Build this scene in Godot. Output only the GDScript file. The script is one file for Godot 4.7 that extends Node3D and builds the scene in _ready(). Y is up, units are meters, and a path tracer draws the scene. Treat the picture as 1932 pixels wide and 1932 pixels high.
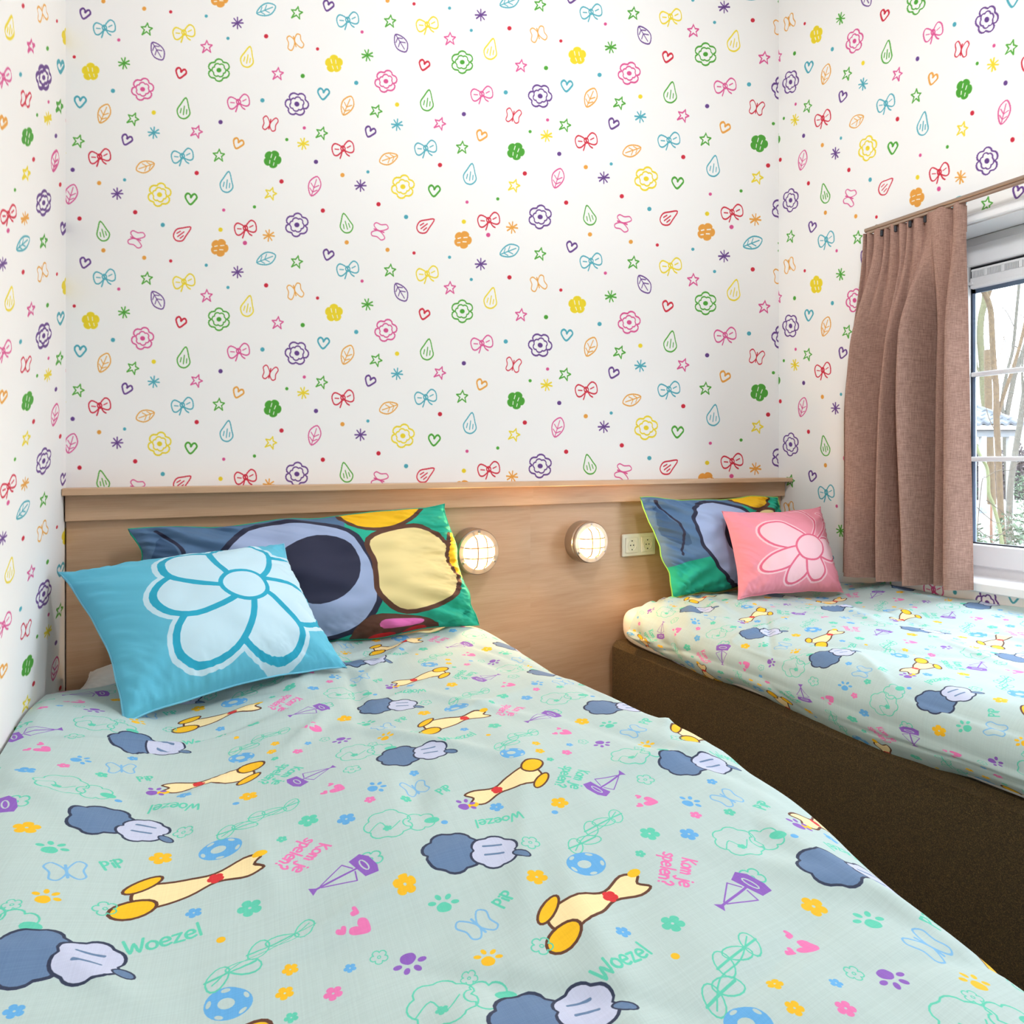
extends Node3D

# Room: x runs along the headboard wall from the left corner, y is up, z runs from the headboard wall into the room.
const W := 2.481          # width of the room
const D := 3.3            # depth of the room
const H := 3.15           # height of the room
const LAMP_Y := 2.35
const LAMP_WARM := Color(1.0, 0.80, 0.55)

var used := {}
var mats := {}
var rng := RandomNumberGenerator.new()


func _ready() -> void:
	rng.seed = 7
	setup_view()
	materials()
	room()
	window()
	headboard()
	beds()
	pillows()
	curtain()
	wall_lamps()
	socket()
	outside()


# ------------------------------------------------------------------ camera, sky, light
func setup_view() -> void:
	var cam := Camera3D.new()
	cam.name = "camera"
	cam.projection = Camera3D.PROJECTION_FRUSTUM
	cam.near = 0.05
	cam.far = 200.0
	cam.size = 0.05 * 1932.0 / 1176.0
	cam.frustum_offset = Vector2(0, -0.05 * 89.0 / 1176.0)
	cam.position = Vector3(0.219, 1.06, 1.783)
	cam.rotation_degrees = Vector3(0, -28.6, 0)
	add_child(cam)
	var env := Environment.new()
	env.tonemap_mode = Environment.TONE_MAPPER_LINEAR
	env.tonemap_exposure = 1.03
	env.background_mode = Environment.BG_SKY
	var sky := Sky.new()
	var sm := ProceduralSkyMaterial.new()          # bright overcast winter sky
	sm.sky_top_color = Color(0.90, 0.95, 1.0)
	sm.sky_horizon_color = Color(0.97, 0.985, 1.0)
	sm.ground_horizon_color = Color(0.75, 0.76, 0.76)
	sm.ground_bottom_color = Color(0.55, 0.55, 0.53)
	sm.sky_energy_multiplier = 3.0
	sm.ground_energy_multiplier = 1.0
	sky.sky_material = sm
	env.sky = sky
	env.sdfgi_enabled = true
	env.ssao_enabled = true
	env.ssil_enabled = true
	var we := WorldEnvironment.new()
	we.name = "world"
	we.environment = env
	add_child(we)


# ------------------------------------------------------------------ helpers: names and nodes
func numbered(n: String) -> String:
	if not used.has(n):
		used[n] = 0
		return n
	used[n] += 1
	return "%s_%03d" % [n, used[n]]


func tag(o: Node, label: String, category: String, group := "") -> Node:
	o.set_meta("label", label)
	o.set_meta("category", category)
	if group:
		o.set_meta("group", group)
	return o


func thing(called: String, label: String, category: String, at := Vector3.ZERO, group := "") -> Node3D:
	var o := Node3D.new()
	o.name = numbered(called)
	add_child(o)
	o.position = at
	tag(o, label, category, group)
	return o


func part(called: String, m: Mesh, mat: Material, parent: Node, at := Vector3.ZERO) -> MeshInstance3D:
	var o := MeshInstance3D.new()
	o.name = called
	o.mesh = m
	o.material_override = mat
	o.position = at
	o.cast_shadow = GeometryInstance3D.SHADOW_CASTING_SETTING_ON
	parent.add_child(o, true)
	return o


func structure(called: String, m: Mesh, mat: Material) -> MeshInstance3D:
	var o := part(called, m, mat, self)
	o.set_meta("kind", "structure")
	return o


# ------------------------------------------------------------------ helpers: meshes
func new_st() -> SurfaceTool:
	var st := SurfaceTool.new()
	st.begin(Mesh.PRIMITIVE_TRIANGLES)
	st.set_smooth_group(-1)
	return st


func uv_of(p: Vector3, n: Vector3) -> Vector2:
	var a := n.abs()
	if a.y >= a.x and a.y >= a.z:
		return Vector2(p.x, p.z)
	if a.x >= a.z:
		return Vector2(p.z, -p.y)
	return Vector2(p.x, -p.y)


func tri(st: SurfaceTool, a: Vector3, b: Vector3, c: Vector3, out: Vector3) -> void:
	var n := (c - a).cross(b - a)
	var list := [a, b, c]
	if n.dot(out) < 0:
		list = [a, c, b]
		n = -n
	for p in list:
		st.set_uv(uv_of(p, n))
		st.add_vertex(p)


func quad(st: SurfaceTool, a: Vector3, b: Vector3, c: Vector3, d: Vector3, out: Vector3) -> void:
	tri(st, a, b, c, out)
	tri(st, a, c, d, out)


func box(st: SurfaceTool, lo: Vector3, hi: Vector3, bevel := 0.0) -> void:
	var c := (lo + hi) / 2.0
	var h := (hi - lo) / 2.0
	var i := h - Vector3.ONE * bevel
	var v := func(s: Vector3, axis: int) -> Vector3:
		var p := Vector3(s.x * i.x, s.y * i.y, s.z * i.z)
		p[axis] = s[axis] * h[axis]
		return c + p
	for axis in 3:
		var b := (axis + 1) % 3
		var e := (axis + 2) % 3
		for s in [-1.0, 1.0]:
			var out := Vector3.ZERO
			out[axis] = s
			var q := []
			for k in [[-1, -1], [1, -1], [1, 1], [-1, 1]]:
				var g := Vector3.ZERO
				g[axis] = s
				g[b] = k[0]
				g[e] = k[1]
				q.append(v.call(g, axis))
			quad(st, q[0], q[1], q[2], q[3], out)
	if bevel <= 0.0:
		return
	for axis in 3:                                  # chamfers along each axis
		var b := (axis + 1) % 3
		var e := (axis + 2) % 3
		for s1 in [-1.0, 1.0]:
			for s2 in [-1.0, 1.0]:
				var g0 := Vector3.ZERO
				g0[axis] = -1
				g0[b] = s1
				g0[e] = s2
				var g1 := g0
				g1[axis] = 1
				var out := Vector3.ZERO
				out[b] = s1
				out[e] = s2
				quad(st, v.call(g0, b), v.call(g1, b), v.call(g1, e), v.call(g0, e), out)
	for sx in [-1.0, 1.0]:
		for sy in [-1.0, 1.0]:
			for sz in [-1.0, 1.0]:
				var g := Vector3(sx, sy, sz)
				tri(st, v.call(g, 0), v.call(g, 1), v.call(g, 2), g)


func done(st: SurfaceTool) -> ArrayMesh:
	st.generate_normals()
	return st.commit()


func box_mesh(lo: Vector3, hi: Vector3, bevel := 0.0) -> ArrayMesh:
	var st := new_st()
	box(st, lo, hi, bevel)
	return done(st)


func smooth_mesh(v: PackedVector3Array, uv: PackedVector2Array, idx: PackedInt32Array) -> ArrayMesh:
	var n := PackedVector3Array()
	n.resize(v.size())
	for k in range(0, idx.size(), 3):
		var a := idx[k]
		var b := idx[k + 1]
		var c := idx[k + 2]
		var m := (v[c] - v[a]).cross(v[b] - v[a])
		n[a] += m
		n[b] += m
		n[c] += m
	for k in n.size():
		n[k] = n[k].normalized() if n[k].length_squared() > 0.0 else Vector3.UP
	var arr := []
	arr.resize(Mesh.ARRAY_MAX)
	arr[Mesh.ARRAY_VERTEX] = v
	arr[Mesh.ARRAY_NORMAL] = n
	arr[Mesh.ARRAY_TEX_UV] = uv
	arr[Mesh.ARRAY_INDEX] = idx
	var am := ArrayMesh.new()
	am.add_surface_from_arrays(Mesh.PRIMITIVE_TRIANGLES, arr)
	return am


# A sheet of (nu + 1) x (nv + 1) points; f(u, v) gives [position, uv]. With flip the front faces turn round.
func sheet(nu: int, nv: int, f: Callable, flip := false) -> ArrayMesh:
	var v := PackedVector3Array()
	var uv := PackedVector2Array()
	var idx := PackedInt32Array()
	for j in nv + 1:
		for i in nu + 1:
			var r: Array = f.call(float(i) / nu, float(j) / nv)
			v.append(r[0])
			uv.append(r[1])
	for j in nv:
		for i in nu:
			var a := j * (nu + 1) + i
			var b := a + 1
			var c := a + nu + 2
			var d := a + nu + 1
			if flip:
				idx.append_array(PackedInt32Array([a, c, b, a, d, c]))
			else:
				idx.append_array(PackedInt32Array([a, b, c, a, c, d]))
	return smooth_mesh(v, uv, idx)


# A body of revolution about the z axis; profile points are (radius, z).
func lathe(profile: Array, sides := 48) -> ArrayMesh:
	var v := PackedVector3Array()
	var uv := PackedVector2Array()
	var idx := PackedInt32Array()
	for k in profile.size() - 1:                    # every band has its own rows, so that its edges stay crisp
		var base := v.size()
		for e in 2:
			for i in sides + 1:
				var t := TAU * i / sides
				var p: Vector2 = profile[k + e]
				v.append(Vector3(p.x * cos(t), p.x * sin(t), p.y))
				uv.append(Vector2(float(i) / sides, p.y))
		for i in sides:
			var a := base + i
			var d := base + sides + 1 + i
			idx.append_array(PackedInt32Array([a, d, a + 1, a + 1, d, d + 1]))
	return smooth_mesh(v, uv, idx)


func tube(path: Array, r0: float, r1: float, sides := 8) -> ArrayMesh:
	var v := PackedVector3Array()
	var uv := PackedVector2Array()
	var idx := PackedInt32Array()
	var n := path.size()
	var run := 0.0
	for k in n:
		var d: Vector3 = (path[min(k + 1, n - 1)] - path[max(k - 1, 0)]).normalized()
		var side := d.cross(Vector3.RIGHT if absf(d.x) < 0.8 else Vector3.UP).normalized()
		var up := side.cross(d)
		var r := lerpf(r0, r1, float(k) / (n - 1))
		if k > 0:
			run += (path[k] - path[k - 1]).length()
		for i in sides + 1:
			var t := TAU * i / sides
			v.append(path[k] + (side * cos(t) + up * sin(t)) * r)
			uv.append(Vector2(float(i) / sides, run))
	for k in n - 1:
		for i in sides:
			var a := k * (sides + 1) + i
			var b := a + sides + 1
			idx.append_array(PackedInt32Array([a, a + 1, b, a + 1, b + 1, b]))
	for e in [0, n - 1]:
		var c := v.size()
		v.append(path[e])
		uv.append(Vector2(0.5, 0.5))
		for i in sides:
			var a: int = e * (sides + 1) + i
			idx.append_array(PackedInt32Array([c, a + 1, a] if e == 0 else [c, a, a + 1]))
	return smooth_mesh(v, uv, idx)


func curve_through(pts: Array, steps := 4) -> Array:
	var out := []
	for k in pts.size() - 1:
		var p0: Vector3 = pts[max(k - 1, 0)]
		var p3: Vector3 = pts[min(k + 2, pts.size() - 1)]
		for s in steps:
			out.append(pts[k].cubic_interpolate(pts[k + 1], p0, p3, float(s) / steps))
	out.append(pts[-1])
	return out


# ------------------------------------------------------------------ helpers: printing on paper and cloth
var px := PackedByteArray()
var pw := 0
var ph := 0
var wrapped := false


func print_begin(w: int, h: int, c: Color, wrap := false) -> void:
	var im := Image.create(w, h, false, Image.FORMAT_RGB8)
	im.fill(c)
	px = im.get_data()
	pw = w
	ph = h
	wrapped = wrap


func print_end() -> ImageTexture:
	var im := Image.create_from_data(pw, ph, false, Image.FORMAT_RGB8, px)
	px = PackedByteArray()
	return ImageTexture.create_from_image(im)


func dab(x: int, y: int, r: int, g: int, b: int, a: float) -> void:
	if wrapped:
		x = posmod(x, pw)
		y = posmod(y, ph)
	elif x < 0 or y < 0 or x >= pw or y >= ph:
		return
	var i := (y * pw + x) * 3
	px[i] = int(lerpf(px[i], r, a))
	px[i + 1] = int(lerpf(px[i + 1], g, a))
	px[i + 2] = int(lerpf(px[i + 2], b, a))


func stroke(pts: PackedVector2Array, w: float, c: Color) -> void:
	var hw := maxf(w * 0.5, 0.5)
	for k in pts.size() - 1:
		var a := pts[k]
		var d := pts[k + 1] - a
		var l2 := maxf(d.length_squared(), 1e-6)
		var lo := a.min(pts[k + 1]) - Vector2.ONE * (hw + 1)
		var hi := a.max(pts[k + 1]) + Vector2.ONE * (hw + 1)
		if not wrapped and (hi.x < 0 or hi.y < 0 or lo.x > pw or lo.y > ph):
			continue
		for y in range(int(lo.y), int(hi.y) + 1):
			for x in range(int(lo.x), int(hi.x) + 1):
				var p := Vector2(x + 0.5, y + 0.5) - a
				var t := clampf(p.dot(d) / l2, 0.0, 1.0)
				var cover := hw + 0.5 - (p - d * t).length()
				if cover > 0.0:
					dab(x, y, c.r8, c.g8, c.b8, minf(cover, 1.0))


func fill(pts: PackedVector2Array, c: Color) -> void:
	var lo := pts[0]
	var hi := pts[0]
	for p in pts:
		lo = lo.min(p)
		hi = hi.max(p)
	if not wrapped and (hi.x < 0 or hi.y < 0 or lo.x > pw or lo.y > ph):
		return
	var x0 := int(floor(lo.x)) - 1
	var n := int(ceil(hi.x)) - x0 + 2
	for y in range(int(floor(lo.y)), int(ceil(hi.y)) + 1):
		var cover := PackedFloat32Array()
		cover.resize(n)
		for sub in 3:
			var sy := y + (sub + 0.5) / 3.0
			var xs := []
			for k in pts.size():
				var a := pts[k]
				var b := pts[(k + 1) % pts.size()]
				if (a.y <= sy) != (b.y <= sy):
					xs.append(a.x + (sy - a.y) / (b.y - a.y) * (b.x - a.x))
			xs.sort()
			for k in range(0, xs.size() - 1, 2):
				var l: float = xs[k] - x0
				var r: float = xs[k + 1] - x0
				for i in range(int(l), mini(int(r) + 1, n)):
					cover[i] += clampf(minf(r, i + 1.0) - maxf(l, i), 0.0, 1.0) / 3.0
		for i in n:
			if cover[i] > 0.01:
				dab(x0 + i, y, c.r8, c.g8, c.b8, minf(cover[i], 1.0))


func smooth(list: Array, closed := true, steps := 4) -> PackedVector2Array:
	var out := PackedVector2Array()
	var n := list.size()
	for k in (n if closed else n - 1):
		var p0: Vector2 = list[posmod(k - 1, n)] if closed else list[maxi(k - 1, 0)]
		var p1: Vector2 = list[k]
		var p2: Vector2 = list[(k + 1) % n]
		var p3: Vector2 = list[(k + 2) % n] if closed else list[mini(k + 2, n - 1)]
		for s in steps:
			out.append(p1.cubic_interpolate(p2, p0, p3, float(s) / steps))
	out.append(list[0] if closed else list[-1])
	return out


func v2(flat: Array) -> Array:
	var out := []
	for k in range(0, flat.size(), 2):
		out.append(Vector2(flat[k], flat[k + 1]))
	return out


func ring(c: Vector2, rx: float, ry: float, n := 18, turn := 0.0) -> PackedVector2Array:
	var out := PackedVector2Array()
	for i in n + 1:
		var t := TAU * i / n
		out.append(c + Vector2(cos(t) * rx, sin(t) * ry).rotated(turn))
	return out


func lobes(c: Vector2, r: float, count: int, depth: float, n := 40, phase := 0.0) -> PackedVector2Array:
	var out := PackedVector2Array()
	for i in n + 1:
		var t := TAU * i / n
		var q := r * (1.0 - depth * (1.0 - pow(absf(sin((t + phase) * count / 2.0)), 0.55)))
		out.append(c + Vector2(cos(t), sin(t)) * q)
	return out


# The marks in a unit square about the origin, y down: [["s" or "f", points, width, colour key]]
func mark(kind: String) -> Array:
	match kind:
		"heart":
			return [["s", smooth(v2([0, 0.95, -0.78, 0.1, -0.85, -0.45, -0.5, -0.75, -0.12, -0.5, 0, -0.15, 0.25, -0.6, 0.6, -0.72, 0.92, -0.3, 0.7, 0.2])), 0.24, 0]]
		"solid_heart":
			return [["f", smooth(v2([0, 0.85, -0.8, 0.1, -0.9, -0.45, -0.5, -0.75, -0.1, -0.5, 0, -0.3, 0.15, -0.55, 0.55, -0.75, 0.92, -0.4, 0.75, 0.15])), 0, 0]]
		"star":
			var p := PackedVector2Array()
			for i in 11:
				p.append(Vector2(0, -1.0 if i % 2 == 0 else -0.42).rotated(TAU * i / 10.0) * (1.0 + 0.12 * sin(i * 2.3)))
			return [["s", p, 0.17, 0]]
		"asterisk":
			var out := []
			for i in 4:
				var d := Vector2(0.95, 0).rotated(PI * i / 4.0 + 0.12 * (i % 2))
				out.append(["s", PackedVector2Array([-d, d]), 0.21, 0])
			return out
		"dot":
			return [["f", ring(Vector2.ZERO, 1, 1, 14), 0, 0]]
		"puff":
			return [["f", lobes(Vector2.ZERO, 1.0, 5, 0.22), 0, 0], ["s", v2([-0.45, -0.35, -0.25, 0.0]), 0.1, 1], ["s", v2([0.05, -0.45, 0.2, -0.1]), 0.1, 1], ["s", v2([-0.1, 0.3, 0.1, 0.55]), 0.1, 1], ["s", v2([0.4, 0.15, 0.55, 0.4]), 0.1, 1]]
		"bloom":
			return [["s", lobes(Vector2.ZERO, 1.0, 6, 0.3), 0.11, 0], ["s", lobes(Vector2.ZERO, 0.62, 6, 0.25, 40, 0.4), 0.09, 0], ["f", ring(Vector2.ZERO, 0.22, 0.2), 0, 0]]
		"leaf":
			return [["s", smooth(v2([0, 1, -0.5, 0.35, -0.55, -0.4, 0, -1, 0.55, -0.4, 0.5, 0.35])), 0.1, 0], ["s", PackedVector2Array([Vector2(0, 1), Vector2(0, -0.7)]), 0.08, 0], ["s", PackedVector2Array([Vector2(-0.4, -0.2), Vector2(0, 0.15), Vector2(0.4, -0.2)]), 0.08, 0], ["s", PackedVector2Array([Vector2(-0.38, 0.3), Vector2(0, 0.6), Vector2(0.38, 0.3)]), 0.08, 0]]
		"wings":
			return [["s", smooth(v2([0, 0, -0.55, -0.9, -0.95, -0.6, -0.75, 0.0, -0.8, 0.6, -0.4, 0.75])), 0.1, 0], ["s", smooth(v2([0, 0, 0.55, -0.9, 0.95, -0.6, 0.75, 0.0, 0.8, 0.6, 0.4, 0.75])), 0.1, 0], ["s", PackedVector2Array([Vector2(0, -0.6), Vector2(0, 0.6)]), 0.14, 0]]
		"bow":
			return [["s", smooth(v2([0, 0, -0.6, -0.6, -1, -0.3, -0.95, 0.4, -0.55, 0.5])), 0.1, 0], ["s", smooth(v2([0, 0, 0.6, -0.6, 1, -0.3, 0.95, 0.4, 0.55, 0.5])), 0.1, 0], ["s", ring(Vector2.ZERO, 0.2, 0.24, 12), 0.1, 0], ["s", smooth(v2([-0.1, 0.2, -0.3, 0.6, -0.45, 0.85]), false), 0.1, 0], ["s", smooth(v2([0.1, 0.2, 0.25, 0.6, 0.45, 0.8]), false), 0.1, 0], ["s", PackedVector2Array([Vector2(-0.75, -0.1), Vector2(-0.4, 0.0)]), 0.08, 0], ["s", PackedVector2Array([Vector2(0.75, -0.1), Vector2(0.4, 0.0)]), 0.08, 0]]
		"drop":
			return [["s", smooth(v2([0.1, -1, -0.35, -0.35, -0.62, 0.25, -0.35, 0.85, 0.2, 0.95, 0.6, 0.5, 0.45, -0.1])), 0.1, 0], ["s", v2([-0.25, 0.05, -0.3, 0.45]), 0.09, 0], ["s", v2([0.02, -0.2, 0.0, 0.6]), 0.09, 0], ["s", v2([0.28, 0.1, 0.28, 0.5]), 0.09, 0]]
		"flower":
			return [["f", lobes(Vector2.ZERO, 1.0, 5, 0.36), 0, 0], ["f", ring(Vector2.ZERO, 0.14, 0.14, 10), 0, 1]]
		"clover":
			return [["s", lobes(Vector2.ZERO, 1.0, 5, 0.35), 0.13, 0], ["s", ring(Vector2.ZERO, 0.18, 0.18, 10), 0.1, 0]]
		"paw":
			var out := [["f", smooth(v2([-0.85, 0, -0.72, -0.42, -0.3, -0.52, 0.02, -0.22, 0.08, 0.0, 0.02, 0.22, -0.3, 0.52, -0.72, 0.42])), 0, 0]]
			for p in [Vector2(0.02, -0.82), Vector2(0.55, -0.36), Vector2(0.55, 0.36), Vector2(0.02, 0.82)]:
				out.append(["f", ring(p, 0.3, 0.2, 14, p.angle()), 0, 0])
			return out
		"ball":
			var out := [["f", ring(Vector2.ZERO, 1, 0.86, 26), 0, 0], ["f", ring(Vector2(-0.1, 0), 0.36, 0.3, 14), 0, 1]]
			for k in 5:
				out.append(["f", ring(Vector2(0.82, 0.72) * Vector2(cos(k * TAU / 5 + 0.4), sin(k * TAU / 5 + 0.4)), 0.2, 0.1, 10, k * TAU / 5 + 2.0), 0, 1])
			return out
		"boat":
			return [["f", v2([-1, -0.62, -0.55, -0.55, -0.45, 0.5, -0.9, 0.62, -1.1, 0.3, -1.12, -0.3]), 0, 0], ["s", PackedVector2Array([Vector2(-0.6, 0.0), Vector2(0.95, 0.0)]), 0.09, 0], ["s", PackedVector2Array([Vector2(-0.4, -0.1), Vector2(-0.25, -0.55), Vector2(0.75, -0.05)]), 0.05, 0], ["s", PackedVector2Array([Vector2(-0.4, 0.1), Vector2(-0.2, 0.5), Vector2(0.75, 0.05)]), 0.05, 0], ["f", v2([0.85, 0, 1.1, -0.2, 1.1, 0.2]), 0, 0], ["s", ring(Vector2(-0.78, 0), 0.1, 0.3, 12), 0.05, 1]]
		"hearts":
			var out := []
			for q in [[Vector2(0, 0.35), 0.75, 0.0], [Vector2(-0.75, -0.5), 0.36, 0.3], [Vector2(0.6, -0.65), 0.32, -0.4]]:
				var p := PackedVector2Array()
				for w in mark("solid_heart")[0][1]:
					p.append(q[0] + (w * q[1]).rotated(q[2]))
				out.append(["f", p, 0, 0])
			return out
		"outline_puff":
			return [["s", lobes(Vector2(-0.3, 0), 0.62, 7, 0.2), 0.035, 0], ["s", lobes(Vector2(0.48, 0.05), 0.42, 5, 0.25), 0.035, 0], ["f", ring(Vector2(0.8, 0.1), 0.2, 0.14, 14, 0.3), 0, 0], ["s", smooth(v2([-0.8, 0.2, -0.5, -0.1, -0.3, 0.25, 0.0, -0.05]), false), 0.03, 0], ["f", lobes(Vector2(-0.35, 0.2), 0.12, 5, 0.3), 0, 0]]
		"outline_spray":
			var out := []
			for k in 5:
				var c := Vector2(-0.85 + 0.42 * k, 0.12 * sin(k * 2.1))
				out.append(["s", ring(c, 0.3, 0.17, 16, 0.7 * (1 if k % 2 else -1)), 0.03, 0])
				out.append(["s", PackedVector2Array([c - Vector2(0.2, 0.05), c + Vector2(0.2, 0.05)]), 0.05, 0])
			out.append(["s", smooth(v2([-1, 0.1, -0.4, -0.05, 0.3, 0.1, 1, 0]), false), 0.03, 0])
			return out
		"slate_patch":          # plain cloud, two tones
			return [["f", lobes(Vector2(-0.38, 0.05), 0.62, 7, 0.18), 0, 2], ["f", lobes(Vector2(-0.38, 0.05), 0.56, 7, 0.18), 0, 0], ["f", lobes(Vector2(0.42, 0.0), 0.5, 6, 0.16), 0, 2], ["f", lobes(Vector2(0.42, 0.0), 0.45, 6, 0.16), 0, 3], ["s", v2([0.2, -0.15, 0.55, -0.2]), 0.05, 0], ["s", v2([0.25, 0.1, 0.6, 0.05]), 0.05, 0], ["f", ring(Vector2(0.95, 0.15), 0.2, 0.1, 14, 0.4), 0, 2], ["f", ring(Vector2(0.95, 0.15), 0.165, 0.072, 14, 0.4), 0, 0]]
		"cream_patch":          # plain rounded bar with yellow leaves and a heart
			var bar := smooth(v2([-0.62, -0.28, -0.1, -0.22, 0.3, -0.12, 0.75, -0.24, 0.98, -0.1, 0.85, 0.03, 0.95, 0.2, 0.7, 0.24, 0.3, 0.1, -0.1, 0.22, -0.6, 0.26, -0.8, 0.0]))
			return [["f", bar, 0, 1], ["s", bar, 0.045, 2], ["f", ring(Vector2(-0.8, 0.24), 0.3, 0.19, 20, -0.25), 0, 0], ["s", ring(Vector2(-0.8, 0.24), 0.3, 0.19, 20, -0.25), 0.045, 2], ["f", ring(Vector2(-0.62, -0.3), 0.3, 0.11, 20, -0.5), 0, 0], ["s", ring(Vector2(-0.62, -0.3), 0.3, 0.11, 20, -0.5), 0.04, 2], ["f", ring(Vector2(0.98, -0.16), 0.12, 0.08, 12), 0, 0], ["f", lobes(Vector2(0.3, 0), 0.12, 5, 0.2), 0, 3]]
	return []


const GLYPHS := {
	"W": [0.95, [0, -0.95, 0.2, 0, 0.42, -0.65, 0.62, 0, 0.88, -0.95]],
	"o": [0.62, [0.25, -0.6, 0.05, -0.45, 0.03, -0.15, 0.22, 0, 0.45, -0.12, 0.47, -0.45, 0.25, -0.6]],
	"e": [0.6, [0.05, -0.3, 0.45, -0.34, 0.4, -0.56, 0.2, -0.6, 0.03, -0.4, 0.06, -0.1, 0.24, 0, 0.47, -0.08]],
	"z": [0.58, [0.02, -0.58, 0.43, -0.6, 0.03, -0.02, 0.47, 0]],
	"l": [0.28, [0.1, -1, 0.1, 0]],
	"P": [0.6, [0.05, -0.92, 0.05, 0.12], [0.05, -0.86, 0.35, -0.86, 0.44, -0.62, 0.3, -0.42, 0.06, -0.4]],
	"p": [0.56, [0.05, -0.6, 0.05, 0.42], [0.05, -0.48, 0.25, -0.62, 0.43, -0.4, 0.33, -0.06, 0.05, -0.04]],
	"i": [0.26, [0.1, -0.58, 0.1, 0], [0.1, -0.86, 0.11, -0.83]],
	"K": [0.6, [0.05, -1, 0.05, 0], [0.45, -0.92, 0.08, -0.45, 0.5, 0]],
	"m": [0.76, [0.02, -0.6, 0.02, 0], [0.02, -0.42, 0.16, -0.6, 0.3, -0.42, 0.3, 0], [0.3, -0.42, 0.45, -0.6, 0.58, -0.42, 0.58, 0]],
	"j": [0.36, [0.2, -0.58, 0.2, 0.3, 0.06, 0.42, -0.06, 0.3], [0.2, -0.86, 0.21, -0.83]],
	"s": [0.54, [0.4, -0.52, 0.2, -0.62, 0.05, -0.48, 0.2, -0.33, 0.38, -0.17, 0.25, 0, 0.02, -0.06]],
	"n": [0.54, [0.02, -0.6, 0.02, 0], [0.02, -0.4, 0.2, -0.6, 0.38, -0.42, 0.38, 0]],
	"?": [0.5, [0.02, -0.78, 0.2, -0.98, 0.38, -0.8, 0.32, -0.55, 0.18, -0.42, 0.18, -0.25], [0.18, -0.03, 0.19, 0]],
	" ": [0.35],
}


# Handwritten lettering as marks; the lines are centred, a letter is `size` units tall.
func lettering(lines: Array, size: float, width: float) -> Array:
	var out := []
	for row in lines.size():
		var total := 0.0
		for ch in lines[row]:
			total += GLYPHS[ch][0]
		var x := -total / 2.0
		for ch in lines[row]:
			var g: Array = GLYPHS[ch]
			for k in range(1, g.size()):
				var p := PackedVector2Array()
				var pts := v2(g[k])
				var line := smooth(pts, false, 3) if pts.size() > 4 else PackedVector2Array(pts)
				for q in line:
					p.append((q + Vector2(x, 0.4 + (row - (lines.size() - 1) / 2.0) * 1.35)) * size)
				out.append(["s", p, width, 0])
			x += g[0]
	return out


# Prints marks through `place` (motif point -> pixel); `scale` is pixels per motif unit for the pen width.
func press(marks: Array, place: Callable, scale: float, colors: Array) -> void:
	for m in marks:
		var p := PackedVector2Array()
		for q in m[1]:
			p.append(place.call(q))
		if m[0] == "s":
			stroke(p, m[2] * scale, colors[m[3]])
		else:
			fill(p, colors[m[3]])


# ------------------------------------------------------------------ materials
func plain(c: Color, rough := 0.6, metal := 0.0) -> StandardMaterial3D:
	var m := StandardMaterial3D.new()
	m.albedo_color = c
	m.roughness = rough
	m.metallic = metal
	return m


func noise_tex(freq: float, c0: Color, c1: Color, size := 512, octaves := 4, kind := FastNoiseLite.TYPE_SIMPLEX_SMOOTH) -> NoiseTexture2D:
	var n := FastNoiseLite.new()
	n.noise_type = kind
	n.frequency = freq
	n.fractal_octaves = octaves
	n.seed = 11
	var t := NoiseTexture2D.new()
	t.width = size
	t.height = size
	t.seamless = true
	t.noise = n
	var g := Gradient.new()
	g.set_color(0, c0)
	g.set_color(1, c1)
	t.color_ramp = g
	return t


func wood_texture() -> ImageTexture:
	var n := FastNoiseLite.new()
	n.seed = 5
	n.frequency = 1.0
	n.fractal_octaves = 3
	var w := 1024
	var h := 768
	var data := PackedByteArray()
	data.resize(w * h * 3)
	var i := 0
	for y in h:
		for x in w:
			var u := x / 340.0
			var v := y / 300.0
			var warp := n.get_noise_2d(u * 0.8, v * 1.6) * 0.55
			var rings := sin((v * 34.0 + warp * 7.0) * 2.0) * 0.5 + 0.5
			var fine := n.get_noise_2d(u * 3.0 + 40.0, v * 90.0)
			var broad := n.get_noise_2d(u * 0.7 + 9.0, v * 2.2 + 5.0)
			var k := clampf(0.55 + broad * 0.4 + (rings - 0.5) * 0.14 + fine * 0.3, 0.0, 1.0)
			data[i] = int(lerpf(188, 212, k))
			data[i + 1] = int(lerpf(148, 177, k))
			data[i + 2] = int(lerpf(114, 144, k))
			i += 3
	return ImageTexture.create_from_image(Image.create_from_data(w, h, false, Image.FORMAT_RGB8, data))


# Woven cloth: threads both ways whose tone drifts along their length.
func weave_texture(dark: Color, light: Color, size := 512, slub := 1.0) -> ImageTexture:
	var n := FastNoiseLite.new()
	n.seed = 21
	n.frequency = 0.02
	var data := PackedByteArray()
	data.resize(size * size * 3)
	var i := 0
	for y in size:
		for x in size:
			var a := n.get_noise_2d(x * 0.7, (y / 2) * 37.0)
			var b := n.get_noise_2d((x / 2) * 37.0 + 900.0, y * 0.7)
			var k := clampf(0.5 + (a + b) * 0.55 * slub + (0.05 if (x + y) % 2 else -0.05), 0.0, 1.0)
			data[i] = int(lerpf(dark.r8, light.r8, k))
			data[i + 1] = int(lerpf(dark.g8, light.g8, k))
			data[i + 2] = int(lerpf(dark.b8, light.b8, k))
			i += 3
	return ImageTexture.create_from_image(Image.create_from_data(size, size, false, Image.FORMAT_RGB8, data))


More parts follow.
